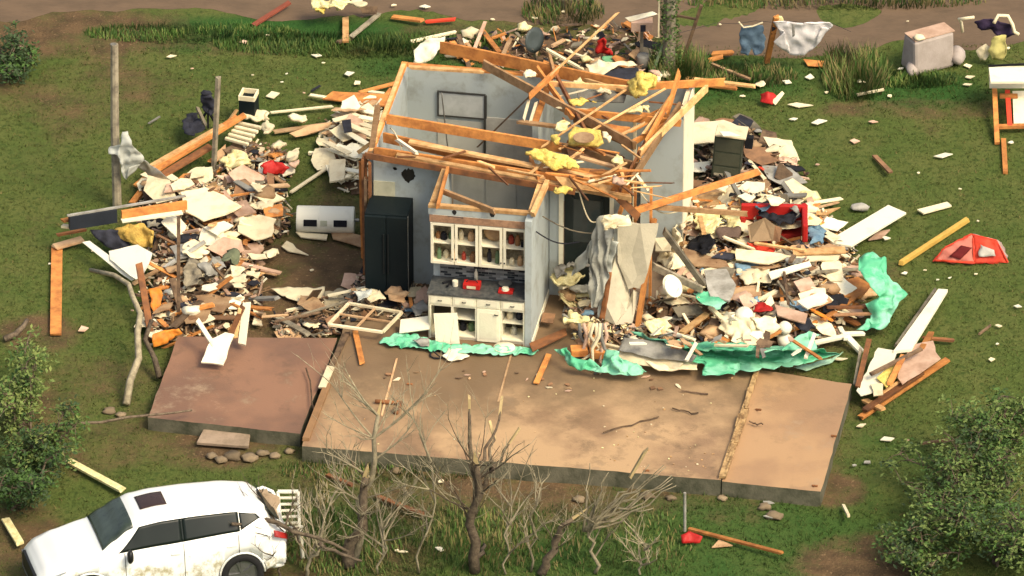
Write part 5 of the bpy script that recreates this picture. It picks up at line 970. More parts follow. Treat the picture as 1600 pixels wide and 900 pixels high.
tri('mesh_window', [onp(MF, R0, ap, u, v)+nv for u, v in ((.15, .25), (.62, .2), (.55, .42), (.2, .65))], mat('tent_mesh', (.4, .38, .33), .8)); tri('door_opening', [onp(L0, MF, ap, u, v)+nv for u, v in ((.2, .2), (.55, .12), (.4, .55), (.1, .6))], mat('tent_inside', (.12, .01, .01), .9), .01)
tri('hem', [L0+nv, MF+nv*1.2, MF+nv+Vector((0, 0, .05)), L0+nv+Vector((.05, 0, .04))], redc, .01)
for k, (a, b) in enumerate(((L0, lf), (lf, ap), (ap, rf), (rf, R0), (ap, MF))): MB().tube([a+Vector((0, -.01, .01)), b+Vector((0, -.01, .02))], .016).build('pole_sleeve', redc, t)
# white corner board stack and orange timber cluster
t = panel('white_corner_board', 'long white corner board leaning over the orange timber cluster', 'board', [(1396, 548, .35), (1466, 451, .15), (1481, 452, .15), (1424, 545, .35)], .06, white)
board('white_corner_board', 'narrow dark-edged strip beside the long white corner board', 'board', 1462, 452, .12, 1400, 540, .25, .05, .05, greyw)
for pts, m, lab, z in [([(1338, 610), (1372, 543), (1402, 548), (1398, 560), (1375, 610), (1345, 618)], white, 'white panel at the left of the orange timber cluster', .3), ([(1402, 590), (1420, 540), (1458, 532), (1462, 550), (1470, 560), (1410, 600)], pink, 'pinkish drywall in the orange timber cluster', .3), ([(1370, 590), (1385, 575), (1405, 560), (1400, 590), (1385, 605)], insul, 'yellowish scrap in the orange timber cluster', .36), ([(1360, 600), (1380, 598), (1380, 616), (1365, 618)], cream, 'small cream block in orange timber cluster', .35)]: panel('cluster_sheet', lab, 'panel', pts, .02, m, .02, zd=z)
for x1, y1, z1, x2, y2, z2, w, m, lab in [(1345, 652, .06, 1480, 562, .12, .12, pine, 'longest front timber of the orange cluster'), (1352, 640, .16, 1440, 582, .2, .12, pined, 'dark timber of orange cluster behind the front one'), (1350, 625, .12, 1380, 640, .15, .12, pinel, 'short pale timber end at the cluster front'), (1360, 585, .45, 1440, 545, .45, .07, rot, 'dark thin stick over the orange cluster'), (1340, 605, .3, 1358, 530, .3, .09, pined, 'dark red-brown timber at the cluster left'), (1390, 600, .4, 1412, 555, .45, .1, pine, 'orange upright timber in cluster middle'), (1442, 528, .1, 1490, 532, .08, .07, pined, 'thin red-brown stick pointing right from the cluster'), (1455, 520, .2, 1440, 545, .3, .1, pine, 'short orange stub near the white corner board'), (1335, 602, .2, 1345, 545, .25, .05, greyw, 'grey thin timber at far left of cluster'), (1375, 617, .2, 1452, 565, .25, .05, pinel, 'pale lath in the orange cluster')]: board('cluster_timber', lab, 'timber', x1, y1, z1, x2, y2, z2, w, .05, m)
t = thing('bent_pipe_frame', P(1318, 535, .05), 'white bent cross-shaped frame piece on grass by the green tarp', 'frame')
MB().bar(P(1262, 538, .12), P(1322, 525, .2), .10, .06).build('long_arm', white, t, bev=.01); MB().bar(P(1322, 525, .2), P(1346, 550, .05), .12, .06).build('lower_arm', white, t, bev=.01); MB().bar(P(1315, 522, .2), P(1350, 521, .1), .10, .06).build('right_arm', white, t, bev=.01); MB().bar(P(1312, 512, .15), P(1322, 530, .2), .09, .06).build('upper_arm', white, t, bev=.01)
cloth('tarp_cord', 'thin pale green cord of tarp right below the heap', 'tarp', [(1240, 575, .1), (1300, 560, .05), (1318, 550, .05), (1300, 566, .05), (1260, 580, .05)], .02, mat('mint', (.4, .65, .45), .6))
# ---------------------------------------------------------------- BACK STRIP
def ht(k): return k
t = thing('hanging_jeans', P(1176, 88, .1), 'blue denim shorts hanging from the wire at the back', 'jeans')
cloth('denim', '', '', [(1158, 42, 1.0), (1192, 40, 1.0), (1196, 62, .7), (1192, 84, .4), (1180, 86, .38), (1175, 76, .5), (1170, 88, .36), (1158, 84, .4), (1156, 62, .7)], .04, bluec, parent=t); MB().tube([P(1154, 34, 1.1), P(1162, 43, 1.0), P(1176, 41, 1.02), P(1192, 35, 1.1)], .015).build('strap', cream, t)
t = thing('hanging_shirt', P(1250, 88, .1), 'white long-sleeved shirt hanging stretched on the wire at the back', 'shirt')
cloth('shirt_body', '', '', [(1208, 34, 1.15), (1240, 35, 1.15), (1275, 36, 1.15), (1298, 35, 1.15), (1302, 40, 1.08), (1294, 46, 1.0), (1284, 42, 1.08), (1276, 60, .8), (1270, 78, .5), (1255, 87, .38), (1235, 86, .38), (1222, 78, .5), (1208, 66, .7), (1216, 60, .8), (1226, 50, .95), (1215, 44, 1.0)], .04, mat('shirt_white', (.78, .74, .72), .8), parent=t, fs=3)
cloth('dark_pocket', '', '', [(1237, 38, 1.17), (1241, 38, 1.17), (1242, 55, .95), (1238, 58, .92)], .01, greyb, parent=t)
board('leaning_post', 'orange-brown post leaning behind the hanging shirt', 'post', 1213, 26, 1.25, 1198, 98, .0, .1, .07, pine)
cloth('dark_rag', 'black rag wrapped on the post between the jeans and shirt', 'rag', [(1206, 40, 1.05), (1214, 38, 1.05), (1214, 54, .8), (1207, 56, .8)], .05, dark)
cloth('pale_rag', 'cream rag hanging at the top of the orange-brown post', 'rag', [(1210, 24, 1.25), (1220, 24, 1.25), (1222, 32, 1.15), (1212, 36, 1.1)], .05, insulp)
tag(MB().tube([P(1060, 52, 1.35)]+[P(1060+30*i, 34+2*math.sin(i)+(3 if i % 2 else 0), 1.15) for i in range(2, 9)]+[P(1330, 50, 1.0)], .004, n=5).build('fence_wire', dark), 'thin wire strung across the back carrying the clothes', 'wire')
panel('orange_mat', 'orange-brown sheet on the mud under the hanging shirt', 'sheet', [(1255, 92, .05), (1290, 95, .05), (1296, 104, .05), (1262, 102, .05)], .02, pine, .03)
t = thing('upturned_armchair', P(1465, 118, 0), 'pale beige armchair turned on its front at the back right', 'armchair')
lil = mat('beige_upholstery', (.42, .36, .32), .95, scale=3, col2=(.34, .29, .25), rnd=0)
q = [P(1430, 121, .0), P(1492, 104, .0)]; e = (q[1]-q[0]); bk = Vector((-e.y, e.x, 0)).normalized()*.55; h = Vector((0, 0, .74))
MB().quad8([q[0], q[1], q[1]+bk, q[0]+bk, q[0]+h-Vector((.03, 0, 0)), q[1]+h-Vector((.03, 0, 0)), q[1]+bk*.8+h, q[0]+bk*.8+h]).build('body', lil, t, bev=.06)
MB().lump(q[1]+Vector((.05, .15, .16)), (.15, .25, .17), .1, 2).build('arm', lil, t, smooth=True); MB().lump(q[0]+Vector((-.06, .12, .12)), (.12, .22, .13), .1, 3).build('arm', lil, t, smooth=True)
MB().prism([p+h+Vector((-.02, .02, .015)) for p in (q[0], q[1], q[1]+bk*.7, q[0]+bk*.7)], .02).build('torn_base_cloth', pink, t)
MB().lump(q[0]+h+Vector((.05, .1, .05)), (.1, .1, .06), .3, 3).build('foot', cream, t, smooth=True)
# overturned table at right edge
t = thing('overturned_table', P(1575, 200, 0), 'white tray on an orange wooden frame at the right edge of the view', 'table')
MB().bar(P(1546, 118, .75), P(1625, 118, .75), .55, .06).build('top', white, t, bev=.01); MB().prism([P(1545, 104, .72), P(1625, 104, .72), P(1625, 138, .32), P(1546, 138, .32)], .04, up=Vector((0, -1, .5))).build('apron', white, t); MB().bar(P(1544, 103, .74), P(1625, 99, .74), .03, .03).build('dark_edge', dark, t)
MB().prism([P(1582, 142, .36), P(1625, 142, .36), P(1625, 192, .12), P(1584, 193, .12)], .03).build('lower_panel', white, t)
for x1, y1, z1, x2, y2, z2 in ((1554, 140, .35, 1558, 224, .03), (1574, 142, .35, 1578, 198, .12), (1560, 198, .12, 1625, 196, .12), (1568, 218, .02, 1571, 270, .02), (1562, 150, .34, 1590, 150, .34)): MB().bar(P(x1, y1, z1), P(x2, y2, z2), .09, .06).build('leg', redc if x1 == 1574 else pine, t)
cloth('pile_of_clothes', 'dark green and purple clothes snagged at the back right', 'clothes', [(1520, 32, .9), (1538, 28, 1.0), (1560, 30, 1.0), (1580, 36, .9), (1585, 52, .7), (1568, 58, .6), (1545, 48, .75), (1528, 42, .8)], .10, mat('purple_dark', (.04, .025, .06), .9))
tag(MB().tube([P(1553, 36, 1.0), P(1560, 24, 1.1), P(1575, 25, 1.1), P(1582, 38, .95), P(1585, 50, .8), P(1592, 54, .75)], .035).build('cream_hose', cream, smooth=True), 'cream hose curving over the dark clothes at the back right', 'hose')
tag(MB().tube([P(1504, 50, .3), P(1502, 35, .5), P(1498, 30, .6), P(1522, 27, .7)], .03).build('bent_strip', cream, smooth=True), 'cream bent strip left of the dark clothes at the back right', 'strip')
cloth('yellow_blanket', 'yellow-green blanket hanging below the cream hose', 'blanket', [(1553, 56, .7), (1570, 54, .7), (1572, 75, .45), (1565, 93, .2), (1548, 92, .2), (1545, 70, .5)], .09, mat('yellow_blanket', (.5, .45, .16), .95))
cloth('white_bundle', 'white and grey bundle left of the yellow-green blanket', 'cloth', [(1525, 80, .3), (1540, 68, .45), (1550, 75, .4), (1542, 92, .15), (1530, 96, .12)], .08, cream)
# upper middle objects
t = thing('satellite_dish', P(832, 96, 0), 'dark grey satellite dish on a stick behind the rear wall', 'satellite dish')
MB().lathe(P(832, 62, .75), [(0, .0), (.14, .012), (.24, .05), (.245, .055), (.14, .025), (0, .012)], 28, axis=(.62, -.62, .2)).build('dish', mat('dish_grey', (.06, .075, .075), .5), t, smooth=True).scale = (1, 1, 1)
MB().tube([P(832, 62, .72), P(838, 96, .0)], .025).build('mast', greyw, t); MB().tube([P(834, 78, .6), P(812, 68, .65), P(805, 62, .9)], .012).build('feed_arm', greyb, t)
t = thing('vine_covered_post', P(1045, 115, 0), 'thick vine-covered utility post at the top of the view', 'post')
MB().tube([P(1045, 115, 0), P(1045, 115, 0)+Vector((0, .02, 2.3))], [.13, .11], n=9).build('post', greyw, t); MB().bar(P(1096, 8, 1.3), P(1068, 92, .15), .07, .06).build('brace', rot, t); MB().bar(P(1046, 22, 1.25), P(1088, 30, 1.2), .04, .04).build('cross_arm', rot, t); MB().bar(P(1030, 0, 1.6), P(1029, 58, .8), .05, .03).build('pale_stake', cream, t); MB().bar(P(1040, 60, .7), P(1020, 112, .1), .05, .03).build('green_stake', mat('green_stake', (.3, .38, .2), .8), t)
lv = MB()
def leafbit(mb, c, s, nrm=None):
    M = Matrix.Rotation(R.uniform(0, 6.28), 3, 'Z')@Matrix.Rotation(R.uniform(-1.1, 1.1), 3, 'X')@Matrix.Rotation(R.uniform(-.8, .8), 3, 'Y'); b = len(mb.v); l = s; w = s*.45
    mb.v += [c+M@Vector(p) for p in ((-l, 0, 0), (0, -w, .1*s), (l, 0, 0), (0, w, .1*s))]; mb.f.append((b, b+1, b+2, b+3)); mb.m.append(mb.mi)
leafg = mat('leaf_green', (.075, .15, .028), .7, scale=2.2, col2=(.03, .065, .015), rnd=.1, bump=0, mixlo=.42, mixhi=.6); leafy = mat('leaf_yellow_green', (.17, .21, .055), .7, scale=3, col2=(.08, .13, .03), rnd=.1, bump=0, mixlo=.42, mixhi=.6); dryg = mat('dry_grass', (.24, .2, .08), .9, scale=5, rnd=.1, bump=0)
pc = P(1045, 115, 0)
for k in range(900): z = R.uniform(0, 2.0); a = R.uniform(0, 6.28); r = R.uniform(.1, .25+.08*math.sin(z*4)); lv.mi = 0 if R.random() < .6 else 1; leafbit(lv, pc+Vector((r*cos(a), r*sin(a), z)), .04)
lv.build('vine', [leafg, leafy], t)
t = thing('mailbox', P(1003, 60, 0), 'white roofed mailbox-like box left of the vine-covered post', 'mailbox')
MB().box(P(1003, 38, .75), (.4, .24, .18)).build('box', pink, t); MB().prism([P(977, 28, .95), P(1020, 18, .95), P(1028, 22, .9), P(985, 34, .85)], .03).build('lid', white, t); MB().box(P(1003, 38, .75)+Vector((.02, -.125, -.02)), (.1, .01, .14)).build('slot', dark, t); MB().bar(P(1003, 38, .7), Z(P(1003, 38, .75), 0), .06, .06).build('post', greyw, t)
cloth('red_jacket', 'red jacket behind the rear wall by the suitcase', 'jacket', [(932, 66, .4), (940, 60, .5), (947, 66, .45), (945, 76, .3), (958, 80, .2), (955, 87, .1), (935, 84, .15), (930, 78, .2)], .07, red)
t = thing('open_suitcase', P(975, 118, .1), 'open black suitcase with white cloth on top behind the rear wall', 'suitcase')
MB().bar(P(940, 122, .35), P(1000, 118, .35), .45, .14).build('shell', dark, t, bev=.03); cloth('white_cloth', '', '', [(915, 102, .45), (935, 95, .5), (955, 98, .5), (990, 96, .5), (995, 104, .45), (965, 104, .45), (940, 120, .4), (922, 116, .4)], .06, cream, parent=t)
cloth('teal_bundle', 'small green bundle in front of the red jacket', 'bundle', blob(952, 92, 9, 6, 8, .2, .2), .05, mat('mint_cloth', (.2, .5, .25), .9))
tag(MB().lathe(P(1005, 108, .0), [(0, 0), (.12, 0), (.13, .28), (.12, .3), (0, .3)], 16).build('grey_bucket', greyb, smooth=True), 'grey bucket right of suitcase behind the rear wall', 'bucket')
cloth('white_tarp', 'large white crumpled sheet at the left rear of the house', 'sheet', [(641, 97, .2), (648, 80, .35), (672, 62, .5), (690, 58, .5), (692, 70, .4), (680, 84, .3), (676, 94, .2), (655, 100, .15)], .10, white)
BK_ = [(642, 65, 712, 50, .07, cream, 'long white batten over the large white sheet'), (700, 62, 725, 72, .12, tan, 'tan board scrap above the rear left rafter'), (752, 46, 780, 82, .10, pine, 'red-brown timber leaning left of the satellite dish'), (800, 55, 785, 88, .08, tan, 'tan timber crossing the red-brown one'), (768, 60, 790, 52, .05, pine, 'short orange stick beside the crossed timbers'), (540, 28, 540, 66, .12, pinel, 'bright orange post below the yellow heap at the top'), (592, 22, 548, 58, .09, greyw, 'grey beam slanting left at the top of the view'), (548, 60, 527, 66, .09, rot, 'dark stub at the lower end of the slanting grey beam'), (612, 26, 660, 32, .12, pine, 'orange plank lying in the road at the top'), (665, 34, 712, 30, .08, redc, 'red-brown plank lying in the road at the top'), (395, 40, 452, 4, .10, mat('dusty_red', (.30, .08, .045), .9), 'long dusty red rail slanting at the top left'), (1070, 122, 1180, 135, .09, pinel, 'long pale orange board behind the rear right corner'), (1112, 100, 1172, 124, .06, tan, 'tan stick on the grass behind the right corner'), (1112, 84, 1146, 82, .14, pine, 'pinkish orange board piece near the jeans'), (1108, 94, 1130, 88, .1, pine, 'short orange board below the pinkish one'), (1098, 132, 1150, 138, .10, pine, 'orange plank lying beyond the jutting rafter'), (1366, 243, 1392, 270, .09, brown, 'brown short plank alone on the right lawn'), (1340, 148, 1380, 140, .04, cream, 'pale curved strip on grass left of the armchair'), (1075, 826, 1222, 864, .07, pine, 'long orange batten on the lawn in front of the porch'), (512, 742, 550, 758, .08, pined, 'brown stick behind the stump trees'), (588, 775, 662, 804, .09, pined, 'red-brown plank on grass between the foreground trees'), (107, 720, 192, 766, .14, insulp, 'yellow-white pole lying behind the car'), (8, 810, 32, 850, .14, insulp, 'yellow-white pole end at the left border'), (1488, 686, 1440, 693, .03, rot, 'thin twig on the grass right of the porch'), (1548, 508, 1530, 522, .03, rot, 'thin twig at far right of lawn'), (1318, 790, 1326, 806, .05, cream, 'small white stick off the porch corner')]
for x1, y1, x2, y2, w, m, lab in BK_: board('loose_timber', lab, 'timber', x1, y1, .06, x2, y2, .12, w, .045, m)
for k, (x, y, rx, ry, m) in enumerate([(515, 8, 28, 9, insulp), (497, 14, 10, 6, insul), (535, 2, 12, 6, cream), (560, 6, 10, 7, cream)]): cloth('insulation_pile', 'torn cream insulation in the pile at the top of the view', 'insulation', blob(x, y, rx, ry, 9, .25, .4), .12, m, th=.04, group='insulation pile at the top')
panel('dark_board', 'dark board lying right of the cream insulation at the top', 'board', [(560, 8, .2), (590, 10, .2), (588, 22, .1), (566, 20, .1)], .03, rot, .02)
cloth('red_white_cloth', 'red and white striped cloth on the grass behind the right corner', 'cloth', [(1187, 146, .2), (1200, 142, .25), (1212, 150, .15), (1205, 164, .08), (1190, 160, .1)], .06, red); panel('cream_book', 'cream slab standing behind the red and white cloth', 'board', [(1205, 158, .1), (1222, 142, .2), (1226, 146, .15), (1212, 164, .05)], .03, cream); cloth('white_rag', 'small white rag left of the red and white cloth', 'rag', blob(1188, 132, 8, 5, 8, .2, .1), .04, cream)
cloth('red_bag', 'small red bag on the lawn beside the long orange batten', 'bag', [(1063, 836, .15), (1078, 830, .2), (1096, 838, .15), (1094, 848, .05), (1066, 850, .05)], .05, red); panel('brown_scrap', 'tan triangular board beside the red bag', 'board', [(1112, 855, .03), (1124, 842, .03), (1145, 852, .03)], .02, tan)
tag(MB().tube([P(1070, 830, .05), P(1070, 770, .85)], .025).build('metal_stake', greyb), 'grey stake standing by the red bag', 'stake')
# lawn scraps (x, y, half size px, aspect)
SC = [(30, 75, 10), (268, 88, 12), (382, 66, 10), (418, 55, 5), (494, 87, 9), (427, 148, 15), (663, 10, 10), (615, 8, 6), (545, 115, 10), (558, 130, 9), (1252, 165, 22), (1240, 186, 9), (1279, 190, 18), (1335, 220, 10), (1365, 190, 10), (1474, 243, 17), (1210, 233, 10), (1175, 202, 8), (1277, 257, 4), (1385, 372, 8), (1357, 352, 3), (1413, 427, 7), (1445, 422, 3), (1388, 686, 12), (1345, 665, 10), (1355, 722, 7), (1335, 727, 4), (1313, 561, 12), (1590, 478, 8), (1560, 509, 7), (1558, 537, 3), (1550, 562, 7), (130, 514, 9), (207, 485, 3), (78, 412, 3), (1418, 688, 3), (1291, 144, 4), (688, 858, 9), (630, 862, 7), (620, 860, 4), (1200, 215, 4), (1233, 220, 3), (1183, 55, 3), (1125, 38, 3), (1418, 33, 3), (1407, 107, 8), (1345, 127, 6), (1512, 103, 8), (1515, 120, 9), (1512, 132, 8), (1000, 590, 5), (1200, 786, 9), (1205, 806, 12), (145, 392, 4), (690, 752, 6), (770, 30, 4), (835, 28, 6), (880, 18, 4), (505, 98, 4), (300, 107, 3), (448, 115, 3), (440, 128, 3), (1580, 222, 6), (1575, 75, 4), (1352, 128, 5), (1230, 128, 9), (1528, 345, 3), (1465, 437, 3), (1484, 434, 4), (1525, 428, 3), (1320, 95, 4), (1160, 150, 5), (475, 145, 3), (395, 117, 3), (1435, 270, 3), (1390, 150, 5), (487, 422, 5), (600, 448, 5), (1500, 295, 3), (1265, 120, 10)]
sp = MB
for i, (x, y, r) in enumerate(SC):
    mb = MB(); p = P(x, y, .04); flake(mb, p, r/88*1.0, .015, Matrix.Rotation(R.uniform(-.3, .6), 3, 'Z')@Matrix.Rotation(R.uniform(-.12, .12), 3, 'X'), 4 if r > 6 else 5)
    rg = 'rear' if y < 130 else ('left' if x < 560 else ('right' if x > 1100 else 'front')); rt = {'rear': 'on the ground along the back road', 'left': 'on the left lawn', 'right': 'on the right lawn', 'front': 'on the ground in front of the slab'}[rg]
    tag(mb.build('white_scrap', R.choice([cream, white, cream, pink]) if x < 1180 or y < 700 else greyb), ('small' if r < 7 else 'flat')+' pale scrap of drywall '+rt, 'scrap', ('small' if r < 7 else 'larger')+' pale scraps '+rt)
# ---------------------------------------------------------------- on and around the slabs
mb = MB(); a = P(1129, 745, FL+.035); b = P(1184, 578, FL+.035)
for f0, f1, w_, dx_ in ((0, .30, .12, .0), (.305, .62, .13, .01), (.625, 1.0, .085, -.01)): mb.bar(a.lerp(b, f0)+HU*dx_, a.lerp(b, f1)+HU*dx_, w_, .06, chip=.03)
for k in range(16): f0 = R.uniform(0, .85); o_ = HU*R.uniform(-.06, .06)+Vector((0, 0, .035+R.uniform(0, .015))); mb.bar(a.lerp(b, f0)+o_, a.lerp(b, f0+R.uniform(.05, .14))+o_+HU*R.uniform(-.03, .03), R.uniform(.015, .04), .015, chip=.02)
tag(mb.build('sill_timber', mat('splintered_sill', (.5, .33, .15), .9, scale=7, col2=(.16, .09, .04), rnd=0)), 'splintered rotten sill timber along the seam of the porch slab', 'timber')
board('sill_timber', 'brown weathered sill timber along the left edge of the big slab', 'timber', 478, 686, FL+.03, 512, 600, FL+.03, .12, .06, mat('wet_sill', (.3, .17, .08), .9)); board('sill_timber', 'short white-painted timber at the left edge of the big slab', 'timber', 503, 607, FL+.05, 517, 573, FL+.05, .13, .05, cream); board('sill_timber', 'dark thin timber behind the white-painted one', 'timber', 517, 573, FL+.03, 543, 520, FL+.03, .09, .05, rot)
t = thing('pipe_elbow', P(610, 632, FL), 'brown L-shaped pipe lying on the big slab', 'pipe'); MB().tube([P(586, 627, FL+.05), P(626, 629, FL+.05)], .035, n=10).tube([P(626, 629, FL+.05), P(619, 645, FL+.05)], .035, n=10).build('pipe', pined, t, smooth=True); MB().lathe(P(619, 645, FL+.01), [(0, 0), (.06, 0), (.06, .09), (0, .09)], 12).build('socket', rot, t)
for x1, y1, x2, y2, lab in [(945, 676, 1030, 653, 'long dark twig on the big slab'), (1105, 616, 1060, 612, 'short dark twig near the seam on the big slab'), (1170, 662, 1190, 664, 'short twig just right of the seam'), (488, 640, 480, 576, 'thin twig near the left edge of the big slab'), (1052, 640, 1090, 648, 'curved twig near the right end of the big slab')]:
    a = P(x1, y1, FL+.02); b = P(x2, y2, FL+.02); pts = [a.lerp(b, k/6)+Vector((R.uniform(-.04, .04), R.uniform(-.04, .04), R.uniform(0, .03))) for k in range(7)]; tag(MB().tube(pts, [.014]*7, n=5).build('twig', rot), lab, 'twig')
tag(MB().prism([P(318, 670, .12), P(391, 678, .12), P(388, 697, .09), P(307, 691, .09)], .06).build('stepping_slab', mat('step_concrete', (.36, .27, .19), .95, scale=4, col2=(.24, .18, .12)), bev=.01), 'flat concrete stepping slab lying at the front of the carport slab', 'step')
for k in range(60):      # grit and chips on the slab: countable bits the photo shows as pale dots
    u = R.uniform(-3.0, 3.8); v = R.uniform(-3.7, -.6); 
    if R.random() < .5: u = R.uniform(2, 3.8); v = R.uniform(-3.7, -2.4)
    mb = MB(); p = H(u, v, 0); z = FL+.012 if u < 4.15 else FL-.008; flake(mb, Vector((p.x, p.y, z)), R.uniform(.010, .026), .008, rotm(.1)); tag(mb.build('paint_chip', R.choice([cream, pinel, tan, insulp])), 'tiny pale chip of paint or wood on the big slab', 'chip', 'chips on the slab')
for k, (x, y, z) in enumerate([(1303, 681, FL-.03), (1273, 759, FL-.03), (1185, 640, FL-.03), (640, 600, FL), (1010, 735, FL)]):
    tag(MB().box(P(x, y, z+.012), (.10, .035, .02), Matrix.Rotation(YAW, 3, 'Z')).tube([P(x, y, z+.01), P(x, y, z+.05)], .012, n=8).build('anchor_bolt', pined), 'rusty anchor bolt and plate set in the slab edge', 'bolt', 'anchor bolts in the slabs')
for x1, y1, x2, y2, lab in [(800, 548, 778, 628, 'thin pale flooring strip left in line on the middle of the big slab'), (620, 560, 596, 650, 'thin flooring strip on the left of the big slab')]:
    board('flooring_strip', lab, 'strip', x1, y1, FL+.008, x2, y2, FL+.008, .035, .012, tan)
for k in range(26):
    x = R.uniform(600, 1150); y = 575+(x-600)*.02+abs(R.gauss(0, 16)); mb = MB(); flake(mb, P(x, y, FL+.02), R.uniform(.03, .09), .012, rotm(.12)); tag(mb.build('floor_scrap', R.choice([cream, tan, pink, brown, rot])), 'scrap of flooring on the damp back of the big slab', 'scrap', 'scraps on the back of the big slab')
# stones before the slab
for i, (x, y, r) in enumerate([(365, 712, 14), (345, 718, 10), (390, 715, 12), (410, 708, 10), (330, 712, 9), (430, 712, 9), (1010, 775, 12), (1048, 778, 8), (1165, 770, 12), (1128, 778, 8), (1195, 792, 11), (1208, 806, 13), (170, 642, 10), (188, 648, 8), (620, 735, 9), (905, 780, 9), (452, 705, 8)]):
    tag(MB().lump(P(x, y, .02), (r/88, r/88*.8, r/88*.45), .4, i).build('stone', mat('stone', (.24, .18, .11), .95, scale=6, rnd=.3), smooth=True), 'flat brown stone on the ground at the foot of the slabs', 'stone', 'stones at the slab foot')
# ================================================================ TREES AND PLANTS
def branchy(base, top, r0, twigs, spread, tl, m, label, name='broken_tree', seed=0, torn=True, lean=None, twm=None, group=None, tr=.009, fork=4):
    rr = random.Random(seed); t = thing(name, base, label, 'tree', group)
    n = 7; pts = [base.lerp(top, k/n)+Vector((rr.uniform(-.09, .09), rr.uniform(-.06, .06), 0))*(k > 0) for k in range(n+1)]
    MB().tube(pts, [r0*(1.15-.6*k/n) for k in range(n+1)], n=8).build('trunk', m, t, smooth=True)
    if torn:
        d = (pts[-1]-pts[-2]).normalized(); MB().prism([pts[-1]-d*.1+Vector((-r0*.6, 0, 0)), pts[-1]-d*.12+Vector((r0*.6, 0, 0)), pts[-1]+d*.2+Vector((r0*.3, 0, 0)), pts[-1]+d*.3, pts[-1]+d*.1+Vector((-r0*.4, 0, 0))], .04, up=Vector((0, -1, 0))).build('torn_end', mat('torn_heartwood', (.6, .45, .22), .9), t)
    lm = MB(); tw = MB()
    def grow(p, d, l, r, dep):
        seg = 4; q = [p]; dd = d.copy()
        for k in range(seg): dd = (dd+Vector((rr.uniform(-.3, .3), rr.uniform(-.3, .3), rr.uniform(-.1, .22)))*.6).normalized(); q.append(q[-1]+dd*l/seg)
        (lm if dep == 0 else tw).tube(q, [r*(1-.6*k/seg) for k in range(seg+1)], n=6 if dep == 0 else 4, cap=False)
        if dep < 2:
            for k in range(fork if dep == 0 else 3):
                j = rr.randint(1, seg); nd = (dd+Vector((rr.uniform(-1, 1), rr.uniform(-1, 1), rr.uniform(-.3, .7)))*.8).normalized(); grow(q[j], nd, l*rr.uniform(.4, .75), r*.5, dep+1)
    for k in range(twigs):
        p = pts[rr.randint(2, n)]; a = rr.uniform(0, 6.28); d = Vector((cos(a)*spread, sin(a)*spread, rr.uniform(.4, 1.1))).normalized(); grow(p, d, tl*rr.uniform(.5, 1.1), tr*rr.uniform(1.3, 2.6), 0)
    lm.build('branch', m, t, smooth=True); tw.build('twigs', twm or m, t); t.children[-1]['kind'] = 'stuff'; return t
up = lambda b, dx, h, dy=0: b+Vector((dx, dy, h))
b = P(742, 893, 0); branchy(b, up(b, 0.0, 2.1), .085, 14, .7, 1.1, bark, 'dark broken tree with torn limbs in the centre foreground', seed=3, twm=barkl)
for (x1, y1, z1, x2, y2, z2, r, s) in [(742, 800, 1.3, 735, 640, 3.3, .05, 1), (745, 770, 1.7, 800, 690, 2.7, .04, 2), (770, 740, 2.0, 768, 680, 2.75, .035, 3), (748, 730, 2.2, 782, 640, 3.4, .03, 4), (742, 880, .3, 760, 850, .8, .05, 5)]:
    a = P(x1, y1, z1); c = P(x2, y2, z2); a = Vector((a.x, b.y+.02*s, z1+0)); 
    # keep limbs in the tree's own depth: solve heights so they pass through the photographed outline
    def atd(x, y, Y):
        dx = (x-800)/F; dy = (450-y)/F; d = Vector((dx, cos(PITCH)+dy*sin(PITCH), -sin(PITCH)+dy*cos(PITCH))); k = (Y-cam.location.y)/d.y; return cam.location+d*k
    a = atd(x1, y1, b.y+.03); c = atd(x2, y2, b.y+.03+.15*s); pts = [a.lerp(c, k/6)+Vector((R.uniform(-.05, .05), 0, R.uniform(-.04, .04)))*(0 < k) for k in range(7)]
    tr_ = [o for o in C.objects if o.name.startswith('broken_tree') and o.parent is None][0]
    MB().tube(pts, [r*(1.1-.6*k/6) for k in range(7)], n=7).build('limb', bark, tr_, smooth=True)
    if s != 5: d = (pts[-1]-pts[-2]).normalized(); MB().bar(pts[-1]-d*.05, pts[-1]+d*.2, .045, .03, chip=.06).build('torn_end', mat('torn_heartwood', (.6, .45, .22), .9), tr_)
b = P(552, 880, 0); branchy(b, atd(590, 650, b.y+.3), .06, 15, .8, 1.1, barkl, 'twiggy broken tree in front of the left end of the big slab', seed=5, twm=barkl)
b = P(545, 885, 0); branchy(b, atd(578, 745, b.y+.2), .10, 4, .8, .7, bark, 'short thick stump with torn pale top left of centre', seed=8, twm=barkl)
b = P(930, 895, 0); branchy(b, atd(925, 815, b.y), .03, 6, .5, .8, barkl, 'thin pale forked sapling at the centre right foreground', seed=11, torn=False)
t_ = thing('fallen_branch', P(905, 850, .4), 'pale fan of broken branches rising over the slab edge', 'branch'); q0 = atd(915, 830, P(930, 895).y)
lm = MB(); rr = random.Random(4)
for k in range(16):
    e = atd(930+rr.uniform(-10, 130), 815-rr.uniform(20, 105), P(930, 895).y+rr.uniform(-.2, .4)); pts = [q0.lerp(e, j/6)+Vector((rr.uniform(-.05, .05), 0, .12*sin(pi*j/6)*rr.uniform(-1, 1))) for j in range(7)]; lm.tube(pts, [.028*(1-.12*j) for j in range(7)], n=5)
lm.build('branches', barkl, t_, smooth=True); MB().bar(atd(985, 745, P(930, 895).y), atd(1008, 705, P(930, 895).y), .10, .04, chip=.09).build('torn_end', MATS['torn_heartwood'], t_)
b = P(845, 898, 0); branchy(b, atd(888, 810, b.y), .07, 4, .8, .6, bark, 'leaning grey stump between the centre tree and the pale sapling', seed=14, twm=barkl)
b = P(830, 893, 0); branchy(b, atd(838, 770, b.y), .02, 5, .5, .6, barkl, 'slim upright pale sapling right of the centre tree', seed=21, torn=False)
